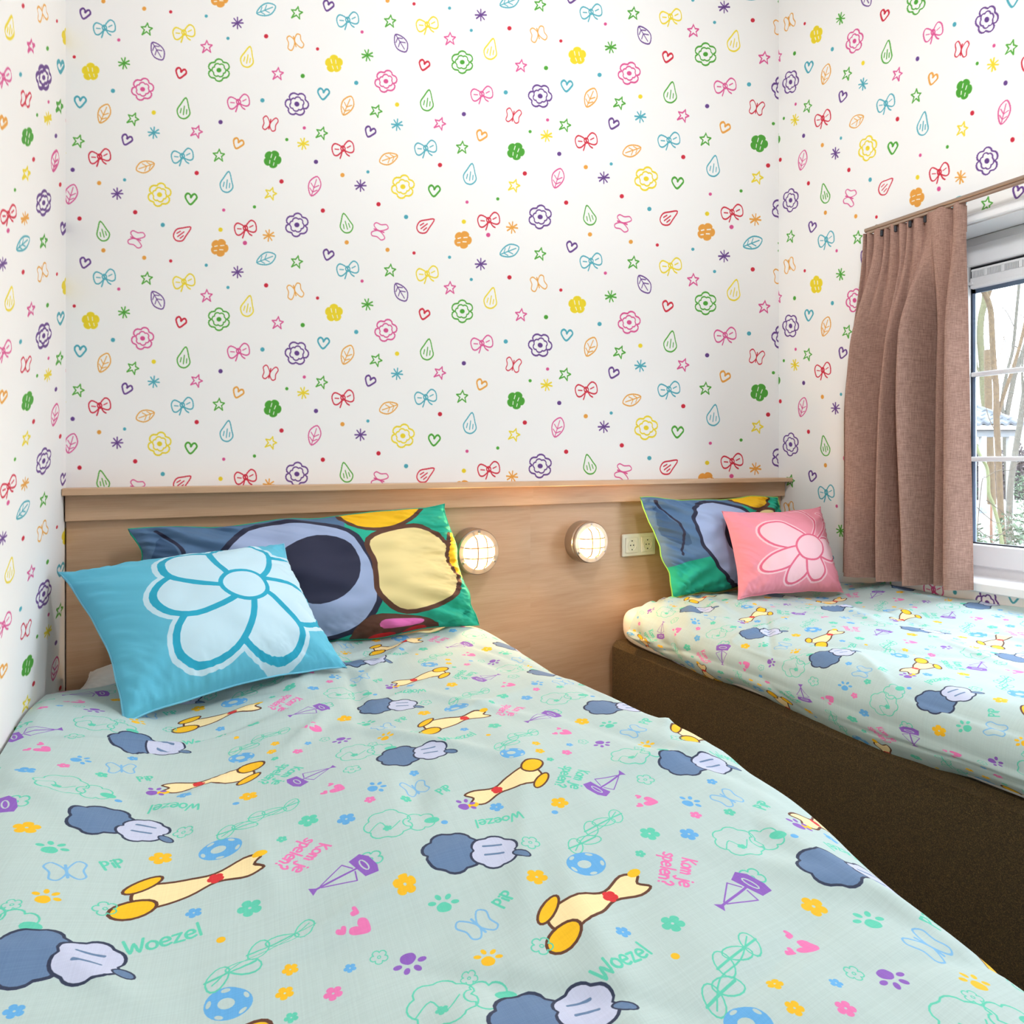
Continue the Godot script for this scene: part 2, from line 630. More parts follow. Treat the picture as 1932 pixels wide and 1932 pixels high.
func speckle_texture(dark: Color, light: Color, size := 512) -> ImageTexture:
	var r := RandomNumberGenerator.new()
	r.seed = 3
	var data := PackedByteArray()
	data.resize(size * size * 3)
	for i in size * size:
		var k := r.randf() * r.randf()
		data[i * 3] = int(lerpf(dark.r8, light.r8, k))
		data[i * 3 + 1] = int(lerpf(dark.g8, light.g8, k))
		data[i * 3 + 2] = int(lerpf(dark.b8, light.b8, k))
	return ImageTexture.create_from_image(Image.create_from_data(size, size, false, Image.FORMAT_RGB8, data))


func materials() -> void:
	mats.white = plain(Color8(238, 238, 240), 0.35)
	mats.paint = plain(Color8(196, 190, 182), 0.75)
	mats.ceiling = plain(Color8(236, 235, 233), 0.85)
	mats.floor = plain(Color8(150, 146, 142), 0.5)
	mats.wood = plain(Color.WHITE, 0.45)
	mats.wood.albedo_texture = wood_texture()
	mats.wood.uv1_scale = Vector3(0.8, 1.6, 1)
	mats.floor.albedo_texture = mats.wood.albedo_texture
	mats.base = plain(Color.WHITE, 0.95)
	mats.base.albedo_texture = speckle_texture(Color8(52, 42, 26), Color8(150, 122, 74))
	mats.base.uv1_triplanar = true
	mats.base.uv1_scale = Vector3(2.2, 2.2, 2.2)
	mats.sheet = plain(Color8(240, 236, 230), 0.9)
	mats.curtain = plain(Color.WHITE, 0.9)
	mats.curtain.albedo_texture = weave_texture(Color8(134, 101, 89), Color8(188, 150, 134))
	mats.curtain.uv1_scale = Vector3(2.6, 2.6, 1)
	mats.curtain.backlight_enabled = true
	mats.curtain.backlight = Color(0.12, 0.09, 0.08)
	mats.bronze = plain(Color8(166, 144, 128), 0.32, 0.85)
	mats.dark = plain(Color8(38, 42, 50), 0.5)
	mats.spacer = plain(Color8(120, 138, 165), 0.35, 0.4)
	mats.chrome = plain(Color8(178, 168, 158), 0.3, 0.85)
	mats.brass = plain(Color8(150, 112, 62), 0.5, 0.4)
	mats.cream = plain(Color8(232, 226, 208), 0.35)
	mats.glass = plain(Color(0.9, 0.95, 0.95, 0.06), 0.0)
	mats.glass.transparency = BaseMaterial3D.TRANSPARENCY_ALPHA
	mats.lamp_glass = plain(Color8(255, 246, 230), 0.4)
	mats.lamp_glass.emission_enabled = true
	mats.lamp_glass.emission = Color(1.0, 0.93, 0.80)
	mats.lamp_glass.emission_energy_multiplier = 1.35
	mats.globe = plain(Color8(255, 250, 242), 0.4)
	mats.globe.emission_enabled = true
	mats.globe.emission = Color(1.0, 0.96, 0.9)
	mats.globe.emission_energy_multiplier = 2.0


# ------------------------------------------------------------------ wallpaper
const INK := {"purple": Color8(96, 58, 130), "teal": Color8(72, 162, 178), "green": Color8(70, 155, 45), "pink": Color8(212, 78, 138), "red": Color8(200, 28, 52), "yellow": Color8(232, 206, 34), "orange": Color8(228, 156, 62)}
const PAPER := Color8(240, 238, 236)
# one repeat of the paper, 459 x 470 units: kind, ink, x, y, half size, turn
var paper_marks := [
	["heart", "purple", 160, 25, 11, 0.3], ["dot", "orange", 272, 16, 3.9, 0], ["dot", "red", 322, 22, 3, 0], ["dot", "teal", 389, 30, 3, 0], ["asterisk", "purple", 448, 43, 11, 0], ["leaf", "teal", 502, 18, 19, 1.2], ["star", "green", 560, 24, 12, 0.2],
	["bow", "teal", 197, 52, 20, -0.2], ["star", "green", 277, 55, 12, 0.1], ["bow", "yellow", 347, 61, 20, -0.2], ["dot", "pink", 224, 75, 3, 0], ["leaf", "purple", 297, 96, 19, 2.6], ["star", "pink", 390, 88, 12, 0.0], ["dot", "teal", 430, 72, 3, 0], ["dot", "red", 502, 68, 4, 0], ["wings", "orange", 556, 78, 16, 2.9], ["dot", "red", 599, 92, 3, 0],
	["drop", "yellow", 467, 107, 20, 0.15], ["puff", "yellow", 171, 135, 17, 0.3], ["asterisk", "green", 234, 119, 11, 0.2], ["heart", "red", 341, 137, 11, 0.3], ["bloom", "green", 413, 132, 21, 0], ["star", "pink", 524, 139, 12, 0.1], ["dot", "green", 571, 143, 4, 0],
	["heart", "teal", 151, 191, 12, 0.1], ["dot", "teal", 213, 171, 4, 0], ["bloom", "pink", 269, 168, 21, 0.3], ["drop", "green", 347, 204, 20, 0.1], ["bow", "pink", 450, 192, 20, -0.2], ["dot", "teal", 495, 189, 4, 0], ["bloom", "purple", 560, 196, 22, 0.6],
	["leaf", "orange", 196, 214, 19, 0.4], ["star", "green", 251, 224, 12, 0.4], ["dot", "yellow", 290, 212, 4, 0], ["asterisk", "teal", 290, 250, 11, 0.1], ["star", "pink", 371, 248, 12, 0.35], ["dot", "purple", 416, 230, 4, 0], ["wings", "red", 509, 234, 15, 0.2], ["dot", "pink", 574, 241, 3, 0],
	["star", "green", 148, 266, 12, 0.3], ["heart", "purple", 239, 263, 11, 0.4], ["heart", "orange", 449, 270, 11, 0.4], ["dot", "green", 541, 263, 3, 0], ["asterisk", "yellow", 572, 271, 11, 0.2], ["bow", "red", 188, 295, 20, -0.2], ["bow", "teal", 344, 294, 20, -0.2], ["leaf", "orange", 274, 314, 18, -1.9], ["star", "green", 413, 293, 12, 0.05], ["puff", "green", 514, 300, 17, 0.8], ["dot", "purple", 137, 320, 4, 0],
	["dot", "red", 371, 326, 4, 0], ["drop", "teal", 428, 343, 20, 0.1], ["dot", "red", 531, 342, 4, 0], ["leaf", "pink", 593, 351, 19, 0.3], ["dot", "orange", 187, 345, 4, 0], ["dot", "teal", 235, 339, 3, 0], ["asterisk", "purple", 221, 365, 11, 0], ["bloom", "yellow", 301, 367, 22, 0.2], ["heart", "green", 360, 374, 12, 0.1], ["star", "yellow", 511, 365, 12, 0.3], ["dot", "pink", 422, 396, 3, 0], ["dot", "green", 480, 390, 3, 0],
	["dot", "red", 255, 400, 4, 0], ["dot", "red", 150, 412, 4, 0], ["drop", "green", 193, 436, 19, -0.3], ["wings", "pink", 256, 450, 16, 1.9], ["dot", "teal", 307, 424, 4, 0], ["drop", "red", 344, 439, 19, 0.9], ["dot", "yellow", 416, 433, 4, 0], ["bow", "red", 463, 430, 20, -0.2], ["asterisk", "orange", 507, 444, 11, 0.1], ["dot", "pink", 462, 458, 4, 0], ["puff", "orange", 414, 467, 17, 2.0], ["bloom", "purple", 560, 424, 22, 0.1], ["dot", "orange", 195, 472, 4, 0],
]


# The paper is cut to each wall: `lay` gives the place on the wall (metres) of a point of the paper. ppm is pixels per metre.
func paper_texture(size: Vector2, low: Vector2, ppm: Vector2, lay: Callable, columns: Array, rows: Array) -> ImageTexture:
	print_begin(int(size.x * ppm.x), int(size.y * ppm.y), PAPER)
	for i in range(columns[0], columns[1]):
		for j in range(rows[0], rows[1]):
			for m in paper_marks:
				var c := Vector2(m[2] + 459 * i, m[3] - 15 * i + 470 * j)
				var place := func(q: Vector2) -> Vector2:
					var p: Vector2 = lay.call(c + (q * m[4]).rotated(m[5])) - low
					return Vector2(p.x, size.y - p.y) * ppm
				var o: Vector2 = place.call(Vector2.ZERO)
				if o.x < -150 or o.y < -150 or o.x > pw + 150 or o.y > ph + 150:
					continue
				var scale := sqrt(((place.call(Vector2(0.5, 0)) - place.call(Vector2(-0.5, 0))) as Vector2).length() * ((place.call(Vector2(0, 0.5)) - place.call(Vector2(0, -0.5))) as Vector2).length())
				press(mark(m[0]), place, scale, [INK[m[1]], PAPER])
	return print_end()


func lay_by(h: Array) -> Callable:
	return func(t: Vector2) -> Vector2:
		var d: float = h[6] * t.x + h[7] * t.y + 1.0
		return Vector2(h[0] * t.x + h[1] * t.y + h[2], h[3] * t.x + h[4] * t.y + h[5]) / maxf(d, 0.05)


func papered(tex: Texture2D) -> StandardMaterial3D:
	var m := plain(Color.WHITE, 0.8)
	m.albedo_texture = tex
	m.texture_repeat = false
	return m


# Boxes of a wall with one flat uv over the whole wall: u along `along` ("x" or "z"), v down from the top.
func wall_mesh(boxes: Array, along: int, length: float, flip := false) -> ArrayMesh:
	var st := new_st()
	for b in boxes:
		box(st, b[0], b[1])
	var a := done(st).surface_get_arrays(0)
	var uv: PackedVector2Array = a[Mesh.ARRAY_TEX_UV]
	var v: PackedVector3Array = a[Mesh.ARRAY_VERTEX]
	for k in v.size():
		uv[k] = Vector2(v[k][along] / length, 1.0 - v[k].y / H)
	a[Mesh.ARRAY_TEX_UV] = uv
	var m := ArrayMesh.new()
	m.add_surface_from_arrays(Mesh.PRIMITIVE_TRIANGLES, a)
	return m


const WIN_Z0 := 0.56
const WIN_Z1 := 1.86
const WIN_Y0 := 0.656
const WIN_Y1 := 1.837


func room() -> void:
	var back := paper_texture(Vector2(W, H), Vector2.ZERO, Vector2(825, 650), lay_by([0.00097684652, 0.0, -0.12108189, -0.00033942412, -0.00119247509, 2.10580065, -0.00032021143, 0.0]), [-1, 4], [-2, 4])
	var left := paper_texture(Vector2(D, H), Vector2.ZERO, Vector2(424, 650), func(t: Vector2) -> Vector2:
		var near: Vector2 = lay_by([-0.00195233969, 0.0, 1.22193727, -0.00084865064, -0.00048228565, 1.38920687, -0.00097841557, 0.0]).call(Vector2(maxf(t.x, 160.0), t.y))
		return near + Vector2(maxf(160.0 - t.x, 0.0) * 0.0011, 0), [-5, 2], [-4, 6])
	var right := paper_texture(Vector2(D, H), Vector2.ZERO, Vector2(620, 650), lay_by([0.00256911936, 0.0, -3.70981398, 0.00010934553, -0.00322758588, 4.33204954, 0.00033251432, -0.0000034185]), [2, 13], [-1, 5])
	structure("wall_back", wall_mesh([[Vector3(-0.2, 0, -0.2), Vector3(W + 0.3, H, 0)]], 0, W), papered(back))
	structure("wall_left", wall_mesh([[Vector3(-0.2, 0, 0), Vector3(0, H, D)]], 2, D), papered(left))
	structure("wall_right", wall_mesh([
		[Vector3(W, 0, 0), Vector3(W + 0.3, H, WIN_Z0)], [Vector3(W, 0, WIN_Z1), Vector3(W + 0.3, H, D)],
		[Vector3(W, 0, WIN_Z0), Vector3(W + 0.3, WIN_Y0, WIN_Z1)], [Vector3(W, WIN_Y1, WIN_Z0), Vector3(W + 0.3, H, WIN_Z1)]], 2, D), papered(right))
	structure("wall_front", box_mesh(Vector3(-0.2, 0, D), Vector3(W + 0.3, H, D + 0.2)), mats.paint)
	structure("floor", box_mesh(Vector3(-0.2, -0.15, -0.2), Vector3(W + 0.3, 0, D + 0.2)), mats.floor)
	structure("ceiling", box_mesh(Vector3(-0.2, H, -0.2), Vector3(W + 0.3, H + 0.15, D + 0.2)), mats.ceiling)
	# unseen ceiling lamp above the view, placed to light the headboard wall
	var t := thing("unseen_ceiling_lamp", "unseen round white globe lamp, out of view above the beds, placed to light the headboard wall", "lamp", Vector3(1.2, LAMP_Y, 1.3))
	var ball := SphereMesh.new()
	ball.radius = 0.11
	ball.height = 0.22
	part("globe", ball, mats.globe, t)
	part("stem", tube([Vector3(0, 0.10, 0), Vector3(0, H - LAMP_Y - 0.02, 0)], 0.008, 0.008), mats.chrome, t)
	part("canopy", box_mesh(Vector3(-0.05, H - LAMP_Y - 0.03, -0.05), Vector3(0.05, H - LAMP_Y - 0.001, 0.05), 0.008), mats.chrome, t)
	var l := OmniLight3D.new()
	l.name = "unseen_ceiling_lamp_light"
	l.light_color = Color(0.97, 0.985, 1.0)
	l.light_energy = 0.98
	l.light_size = 0.10
	l.omni_range = 9.0
	l.omni_attenuation = 2.0
	l.shadow_enabled = true
	t.add_child(l)


# ------------------------------------------------------------------ window
func window() -> void:
	var t := Node3D.new()
	t.name = "window_1"
	t.set_meta("kind", "structure")
	add_child(t)
	var xf := W + 0.129                              # face of the frame, set back in the wall
	var z0 := WIN_Z0
	var z1 := WIN_Z1
	# lining of the recess and the trim on the wall above it
	part("trim", box_mesh(Vector3(W - 0.012, WIN_Y1, z0 - 0.04), Vector3(W + 0.012, 1.867, z1 + 0.04), 0.003), mats.white, t)
	part("lining", box_mesh(Vector3(W + 0.001, WIN_Y1 - 0.004, z0), Vector3(xf, WIN_Y1 + 0.002, z1)), mats.white, t)
	part("lining", box_mesh(Vector3(W + 0.001, 0.68, z0 - 0.002), Vector3(xf, WIN_Y1, z0 + 0.004)), mats.white, t)
	part("lining", box_mesh(Vector3(W + 0.001, 0.68, z1 - 0.004), Vector3(xf, WIN_Y1, z1 + 0.002)), mats.white, t)
	part("sill", box_mesh(Vector3(W - 0.02, 0.656, z0 - 0.02), Vector3(xf + 0.02, 0.687, z1 + 0.02), 0.004), mats.white, t)
	# outer frame
	var st := new_st()
	box(st, Vector3(xf + 0.012, 0.684, z0 + 0.003), Vector3(xf + 0.08, 0.720, z1 - 0.003), 0.003)
	box(st, Vector3(xf + 0.012, 1.800, z0 + 0.003), Vector3(xf + 0.08, 1.836, z1 - 0.003), 0.003)
	box(st, Vector3(xf + 0.012, 0.720, z0 + 0.003), Vector3(xf + 0.08, 1.800, z0 + 0.04), 0.003)
	box(st, Vector3(xf + 0.012, 0.720, z1 - 0.04), Vector3(xf + 0.08, 1.800, z1 - 0.003), 0.003)
	part("frame", done(st), mats.white, t)
	# sash
	var s := new_st()
	box(s, Vector3(xf, 0.717, z0 + 0.02), Vector3(xf + 0.06, 0.791, z1 - 0.02), 0.004)
	box(s, Vector3(xf, 1.736, z0 + 0.02), Vector3(xf + 0.06, 1.807, z1 - 0.02), 0.004)
	box(s, Vector3(xf, 0.788, z0 + 0.02), Vector3(xf + 0.06, 1.740, z0 + 0.097), 0.004)
	box(s, Vector3(xf, 0.788, z1 - 0.097), Vector3(xf + 0.06, 1.740, z1 - 0.02), 0.004)
	part("sash", done(s), mats.white, t)
	var gz0 := z0 + 0.094
	var gz1 := z1 - 0.094
	var g := new_st()
	box(g, Vector3(xf + 0.019, 0.788, gz0), Vector3(xf + 0.03, 0.796, gz1))
	box(g, Vector3(xf + 0.019, 1.728, gz0), Vector3(xf + 0.03, 1.738, gz1))
	box(g, Vector3(xf + 0.019, 0.788, gz0), Vector3(xf + 0.03, 1.738, gz0 + 0.004))
	box(g, Vector3(xf + 0.019, 0.788, gz1 - 0.004), Vector3(xf + 0.03, 1.738, gz1))
	part("gasket", done(g), mats.dark, t)
	var sp := new_st()
	box(sp, Vector3(xf + 0.026, 0.79, gz0 + 0.002), Vector3(xf + 0.034, 1.735, gz0 + 0.014))
	box(sp, Vector3(xf + 0.026, 0.79, gz1 - 0.014), Vector3(xf + 0.034, 1.735, gz1 - 0.002))
	box(sp, Vector3(xf + 0.026, 1.648, gz0), Vector3(xf + 0.034, 1.735, gz1))
	part("spacer", done(sp), mats.spacer, t)
	# three rows of panes between two glazing bars
	var rows := [0.792, 1.072, 1.087, 1.362, 1.376, 1.735]
	for k in 3:
		part("pane", box_mesh(Vector3(xf + 0.029, rows[2 * k], gz0), Vector3(xf + 0.032, rows[2 * k + 1], gz1)), mats.glass, t)
	for k in 2:
		part("glazing_bar", box_mesh(Vector3(xf + 0.018, rows[2 * k + 1] - 0.001, gz0 + 0.002), Vector3(xf + 0.04, rows[2 * k + 2] + 0.001, gz1 - 0.002), 0.003), mats.white, t)
	# slotted ventilation rail at the head of the sash
	var v := thing("ventilation_rail", "white slotted ventilation rail across the top of the window sash", "vent", Vector3(xf + 0.004, 1.661, gz0 + 0.006))
	var lz := gz1 - gz0 - 0.012
	part("body", box_mesh(Vector3(0, 0, 0), Vector3(0.022, 0.036, lz), 0.003), mats.white, v)
	part("lip", box_mesh(Vector3(-0.004, -0.001, 0.004), Vector3(0.004, 0.010, lz - 0.004), 0.002), mats.white, v)
	part("slot_back", box_mesh(Vector3(0.006, 0.036, 0.004), Vector3(0.022, 0.062, lz - 0.004)), mats.dark, v)
	var bars := new_st()
	var z := 0.006
	var n := 0
	while z < lz - 0.008:
		var wide: float = 0.010 if n % 11 == 10 else 0.0018
		box(bars, Vector3(0.001, 0.036, z), Vector3(0.008, 0.058, z + wide))
		z += wide + 0.0019
		n += 1
	var bp := part("slat_row", done(bars), mats.white, v)
	bp.set_meta("kind", "stuff")
	part("top_edge", box_mesh(Vector3(0, 0.057, 0.004), Vector3(0.022, 0.065, lz - 0.002), 0.002), mats.white, v)
	part("clip", box_mesh(Vector3(-0.006, 0.012, -0.012), Vector3(0.004, 0.022, 0.012), 0.002), mats.white, v)


# ------------------------------------------------------------------ headboard
func headboard() -> void:
	var t := thing("wood_headboard", "long pale maple headboard with a narrow shelf along its top, behind both beds", "headboard")
	part("panel", box_mesh(Vector3(0.003, 0.02, 0.001), Vector3(2.472, 0.99, 0.018), 0.001), mats.wood, t)
	part("rail", box_mesh(Vector3(0.003, 0.929, 0.018), Vector3(2.476, 0.99, 0.036), 0.0015), mats.wood, t)
	part("shelf", box_mesh(Vector3(0.001, 0.990, 0.001), Vector3(2.478, 1.0065, 0.072), 0.0015), mats.wood, t)


# ------------------------------------------------------------------ beds
const CLOTH_A := Vector2(0.372, 0.233)     # repeat of the print on the cloth, metres
const CLOTH_B := Vector2(0.056, -0.506)
var cloth_noise := FastNoiseLite.new()


func cloth_uv(p: Vector2) -> Vector2:
	var u := CLOTH_A * 2.0 + CLOTH_B
	var v := -CLOTH_B
	var det := u.x * v.y - v.x * u.y
	return Vector2((p.x * v.y - v.x * p.y) / det, (u.x * p.y - p.x * u.y) / det)


func cloth_texture() -> ImageTexture:
	var mint := Color8(184, 203, 200)
	var c := {"blue": Color8(96, 168, 222), "lightblue": Color8(120, 178, 220), "yellow": Color8(244, 186, 22), "green": Color8(92, 200, 172), "pink": Color8(230, 118, 176), "purple": Color8(138, 92, 186)}
	print_begin(2048, 1280, mint, true)
	# kind, ink, place in the repeat (parts of A and B), half size in metres, turn in degrees
	var list := [
		["outline_puff", "green", 0.46, 0.13, 0.05, 12], ["outline_puff", "green", 0.48, 0.687, 0.05, 10], ["outline_spray", "green", 0.055, 0.70, 0.052, -22], ["outline_spray", "green", 0.06, 0.225, 0.052, -25],
		["slate_patch", "", 0.635, 0.10, 0.06, 18], ["slate_patch", "", 0.655, 0.585, 0.062, 28], ["cream_patch", "", 0.885, 0.405, 0.074, -8], ["cream_patch", "", 0.9, 0.918, 0.07, 172],
		["ball", "blue", 0.945, 0.55, 0.024, 0], ["ball", "blue", 0.99, 0.095, 0.02, 30], ["flower", "yellow", 0.785, 0.49, 0.0125, 0], ["flower", "yellow", 0.43, 0.44, 0.0135, 20], ["clover", "green", 0.36, 0.53, 0.0145, 0], ["paw", "green", 0.515, 0.40, 0.015, -73], ["wings", "lightblue", 0.575, 0.335, 0.02, -12],
		["paw", "yellow", 0.56, 0.24, 0.0125, -64], ["clover", "green", 0.69, 0.27, 0.011, 0], ["flower", "blue", 0.895, 0.315, 0.008, 0], ["flower", "green", 0.03, 0.35, 0.0125, 0], ["dot", "yellow", 0.965, 0.25, 0.0042, 0], ["hearts", "pink", 0.285, 0.315, 0.017, -36], ["clover", "green", 0.32, 0.235, 0.0085, 0], ["clover", "green", 0.50, 0.19, 0.008, 0], ["paw", "purple", 0.385, 0.225, 0.0145, 92],
		["flower", "pink", 0.205, 0.135, 0.0085, 0], ["flower", "yellow", 0.105, 0.13, 0.008, 0], ["flower", "blue", 0.25, 0.20, 0.006, 0],
		["boat", "purple", 0.275, 0.47, 0.034, 168], ["boat", "purple", 0.245, 0.955, 0.032, -15],
		["flower", "green", 0.205, 0.69, 0.013, 0], ["flower", "green", 0.12, 0.60, 0.0065, 0], ["clover", "green", 0.83, 0.62, 0.0115, 0], ["dot", "blue", 0.98, 0.78, 0.0045, 0], ["flower", "blue", 0.81, 0.80, 0.010, 0], ["flower", "yellow", 0.02, 0.83, 0.0125, 0], ["paw", "purple", 0.715, 0.80, 0.0145, -34], ["hearts", "pink", 0.305, 0.855, 0.0165, -49], ["clover", "green", 0.385, 0.98, 0.013, 0],
		["flower", "yellow", 0.12, 0.19, 0.0075, 0], ["flower", "green", 0.115, 0.075, 0.006, 0], ["wings", "lightblue", 0.58, 0.885, 0.02, -5], ["flower", "blue", 0.32, 0.695, 0.012, 0], ["dot", "blue", 0.615, 0.70, 0.0045, 0], ["paw", "blue", 0.445, 0.86, 0.015, -14], ["flower", "blue", 0.60, 0.975, 0.0075, 0], ["flower", "green", 0.53, 0.815, 0.008, 0], ["flower", "pink", 0.41, 0.79, 0.008, 0],
	]
	var words := [[["Woezel"], "green", 0.786, 0.73, 0.0175, -165], [["Woezel"], "green", 0.84, 0.225, 0.0185, -9], [["PiP"], "green", 0.672, 0.42, 0.016, -24], [["PiP"], "green", 0.67, 0.87, 0.015, -18], [["Kom je", "spelen?"], "pink", 0.175, 0.54, 0.0165, 138], [["Kom je", "spelen?"], "green", 0.13, 0.965, 0.0165, 138]]
	var scale := Vector2(2048, 1280)
	var ppm := 2540.0
	for half in 2:
		for m in list:
			var o: Vector2 = CLOTH_A * (m[2] + half) + CLOTH_B * m[3]
			var place := func(q: Vector2) -> Vector2: return cloth_uv(o + (q * m[4]).rotated(deg_to_rad(m[5]))) * scale
			var inks := [c.get(m[1], mint), mint]
			if m[0] == "slate_patch":
				inks = [Color8(98, 126, 162), mint, Color8(42, 52, 78), Color8(196, 202, 226), Color8(52, 60, 86)]
			elif m[0] == "cream_patch":
				inks = [Color8(246, 190, 16), Color8(250, 226, 170), Color8(92, 52, 34), Color8(214, 44, 48)]
			press(mark(m[0]), place, m[4] * ppm, inks)
		for m in words:
			var o: Vector2 = CLOTH_A * (m[2] + half) + CLOTH_B * m[3]
			var place := func(q: Vector2) -> Vector2: return cloth_uv(o + q.rotated(deg_to_rad(m[5]))) * scale
			press(lettering(m[0], m[4], 0.0028), place, ppm, [c[m[1]]])
	var r := RandomNumberGenerator.new()              # the threads of the cotton
	r.seed = 8
	var warp := PackedInt32Array()
	var weft := PackedInt32Array()
	for k in 2048 + 64:
		warp.append(r.randi_range(-2, 2))
		weft.append(r.randi_range(-2, 2))
	var i := 0
	for y in ph:
		var row := weft[y / 2]
		for x in pw:
			var d := row + warp[(x / 2) + ((y / 128) * 7 + x / 97) % 61]
			px[i] = clampi(px[i] + d, 0, 255)
			px[i + 1] = clampi(px[i + 1] + d, 0, 255)
			px[i + 2] = clampi(px[i + 2] + d, 0, 255)
			i += 3
	return print_end()


func crease(p: Vector2, at: Vector2, angle: float, length: float, width: float) -> float:
	var q := (p - at).rotated(-angle)
	return exp(-q.y * q.y / (width * width)) * exp(-q.x * q.x / (length * length))


var creases := []


func make_creases() -> void:
	cloth_noise.seed = 4
	cloth_noise.frequency = 1.0
	cloth_noise.fractal_octaves = 2
	var r := RandomNumberGenerator.new()
	r.seed = 19
	for k in 170:
		creases.append([Vector2(r.randf_range(0, 2.5), r.randf_range(0.1, 2.0)), r.randf_range(-0.6, 0.9) + (PI / 2 if r.randf() < 0.45 else 0.0), r.randf_range(0.06, 0.2), r.randf_range(0.007, 0.022), r.randf_range(0.003, 0.0095) * (1 if r.randf() < 0.7 else -1)])


func ripple(p: Vector2) -> float:
	var y := cloth_noise.get_noise_2d(p.x * 1.9, p.y * 1.5) * 0.014 + cloth_noise.get_noise_2d(p.x * 6.0 + 30.0, p.y * 3.2) * 0.0035
	for c in creases:
		if absf(p.x - c[0].x) < 0.45 and absf(p.y - c[0].y) < 0.45:
			y += crease(p, c[0], c[1], c[2], c[3]) * c[4]
	return y


func left_cover(u: float, v: float) -> Array:
	var z := lerpf(0.05, 2.02, v)
	var s := lerpf(0.0, 1.42, u)                     # metres of cloth from the wall across the bed
	var edge := 1.085 + 0.008 * sin(z * 9.0) - 0.12 * smoothstep(1.12, 1.55, z)
	var rx := 0.17
	var ry := 0.125
	var x := 0.004 + s
	var drop := 0.0
	var flat := edge - rx
	if x > flat:
		var a := (x - flat) / 0.235                  # along the rounded edge, then straight down
		if a < 1.0:
			var t := a * PI / 2
			x = flat + rx * sin(t)
			drop = ry * (1.0 - cos(t))
		else:
			x = edge + 0.004 * sin(z * 31.0) * minf(1.0, (a - 1.0) * 2.0)
			drop = ry + (a - 1.0) * 0.235
	var y := 0.597 - drop
	y += 0.050 * smoothstep(0.24, 0.02, x) * smoothstep(0.12, 0.55, z)
	y -= 0.050 * smoothstep(0.20, 0.02, x) * smoothstep(0.30, 0.06, z)
	y -= 0.035 * smoothstep(0.16, 0.05, z)
	var k := ripple(Vector2(s, z)) * smoothstep(0.0, 0.03, s)
	if drop < 0.1:
		y += k
	else:
		x += k
	return [Vector3(x, y, z), cloth_uv(Vector2(0.004 + s, z))]


const HEM := [[0.0, 0.50], [0.10, 0.486], [0.24, 0.455], [0.46, 0.438], [0.62, 0.455], [0.76, 0.440], [0.86, 0.428], [0.97, 0.422], [1.07, 0.434], [1.15, 0.450], [1.3, 0.452], [1.6, 0.43], [2.1, 0.44]]


func hem(z: float) -> float:
	for k in HEM.size() - 1:
		if z <= HEM[k + 1][0]:
			return lerpf(HEM[k][1], HEM[k + 1][1], smoothstep(HEM[k][0], HEM[k + 1][0], z))
	return 0.44


func right_cover(u: float, v: float) -> Array:
	var edge := 1.556
	var s := lerpf(0.0, 1.16, u)                     # metres of cloth from the wall on the right
	var z := lerpf(0.04 + 0.11 * smoothstep(0.58, 0.90, s), 2.02, v)
	var flat := W - 0.004 - (edge + 0.12)
	var x := W - 0.004 - s
	var y := 0.597
	var side := 0.0
	if s > flat:
		var a := (s - flat) / 0.17
		if a < 1.0:
			var t := a * PI / 2
			x = edge + 0.12 - 0.12 * sin(t)
			y -= 0.085 * (1.0 - cos(t))
		else:
			var low := hem(z)
			var b := clampf((s - flat - 0.17) / (1.16 - flat - 0.17), 0.0, 1.0)
			x = edge - 0.010 * sin(b * PI) + 0.03 * b * b
			y = lerpf(y - 0.085, low, b)
			side = b
	y += 0.028 * smoothstep(W - 0.3, W, x) * smoothstep(0.1, 0.45, z)
	y -= 0.025 * smoothstep(0.16, 0.05, z) * (1.0 - side)
	var k := ripple(Vector2(s + 0.6, z + 0.37))
	# gathers radiating from the head corner down the side
	var g := sin(atan2(z + 0.05, s - 0.45) * 34.0) * 0.005 * smoothstep(0.62, 0.2, z) * smoothstep(0.45, 0.8, s)
	if s < flat + 0.1:
		y += k + g
	else:
		x += (k * 0.7 + g) * (1.0 - 0.6 * side)
	return [Vector3(x, y, z), cloth_uv(Vector2(2.19 - s, z - 0.02))]


func beds() -> void:
	make_creases()
	var cotton := plain(Color.WHITE, 0.85)
	cotton.albedo_texture = cloth_texture()
	for k in 2:
		var x0: float = [0.06, 1.562][k]
		var x1: float = [0.92, 2.472][k]
		var b := thing("bed_base", ["dark brown tweed box bed base hidden under the nearer duvet", "dark brown tweed box bed base below the far bed beside the window"][k], "bed base", Vector3(x0, 0, 0.03), "box bed bases")
		part("box", box_mesh(Vector3(0, 0.07, 0), Vector3(x1 - x0, 0.448, 1.97), 0.018), mats.base, b)
		for lx in [0.06, x1 - x0 - 0.06]:
			for lz in [0.08, 1.89]:
				part("leg", tube([Vector3(lx, 0, lz), Vector3(lx, 0.075, lz)], 0.02, 0.026, 12), mats.dark, b)
		var m := thing("mattress", ["mattress in a white fitted sheet, its corner showing behind the blue cushion", "mattress in a white fitted sheet, its rounded corner bare between headboard and duvet"][k], "mattress", Vector3(x0, 0.449, 0.025), "mattresses")
		part("sheeted_mattress", mattress_mesh(x1 - x0 - [0.03, 0.0][k], [0.113, 0.110][k], 1.97), mats.sheet, m)
	var d0 := part("duvet", sheet(150, 230, left_cover), cotton, self)
	d0.name = numbered("duvet")
	tag(d0, "pale mint duvet with children's print spread over the nearer bed", "duvet", "printed duvets")
	var d1 := part("duvet", sheet(130, 220, right_cover, true), cotton, self)
	d1.name = numbered("duvet")
	tag(d1, "pale mint duvet with children's print on the bed under the window", "duvet", "printed duvets")


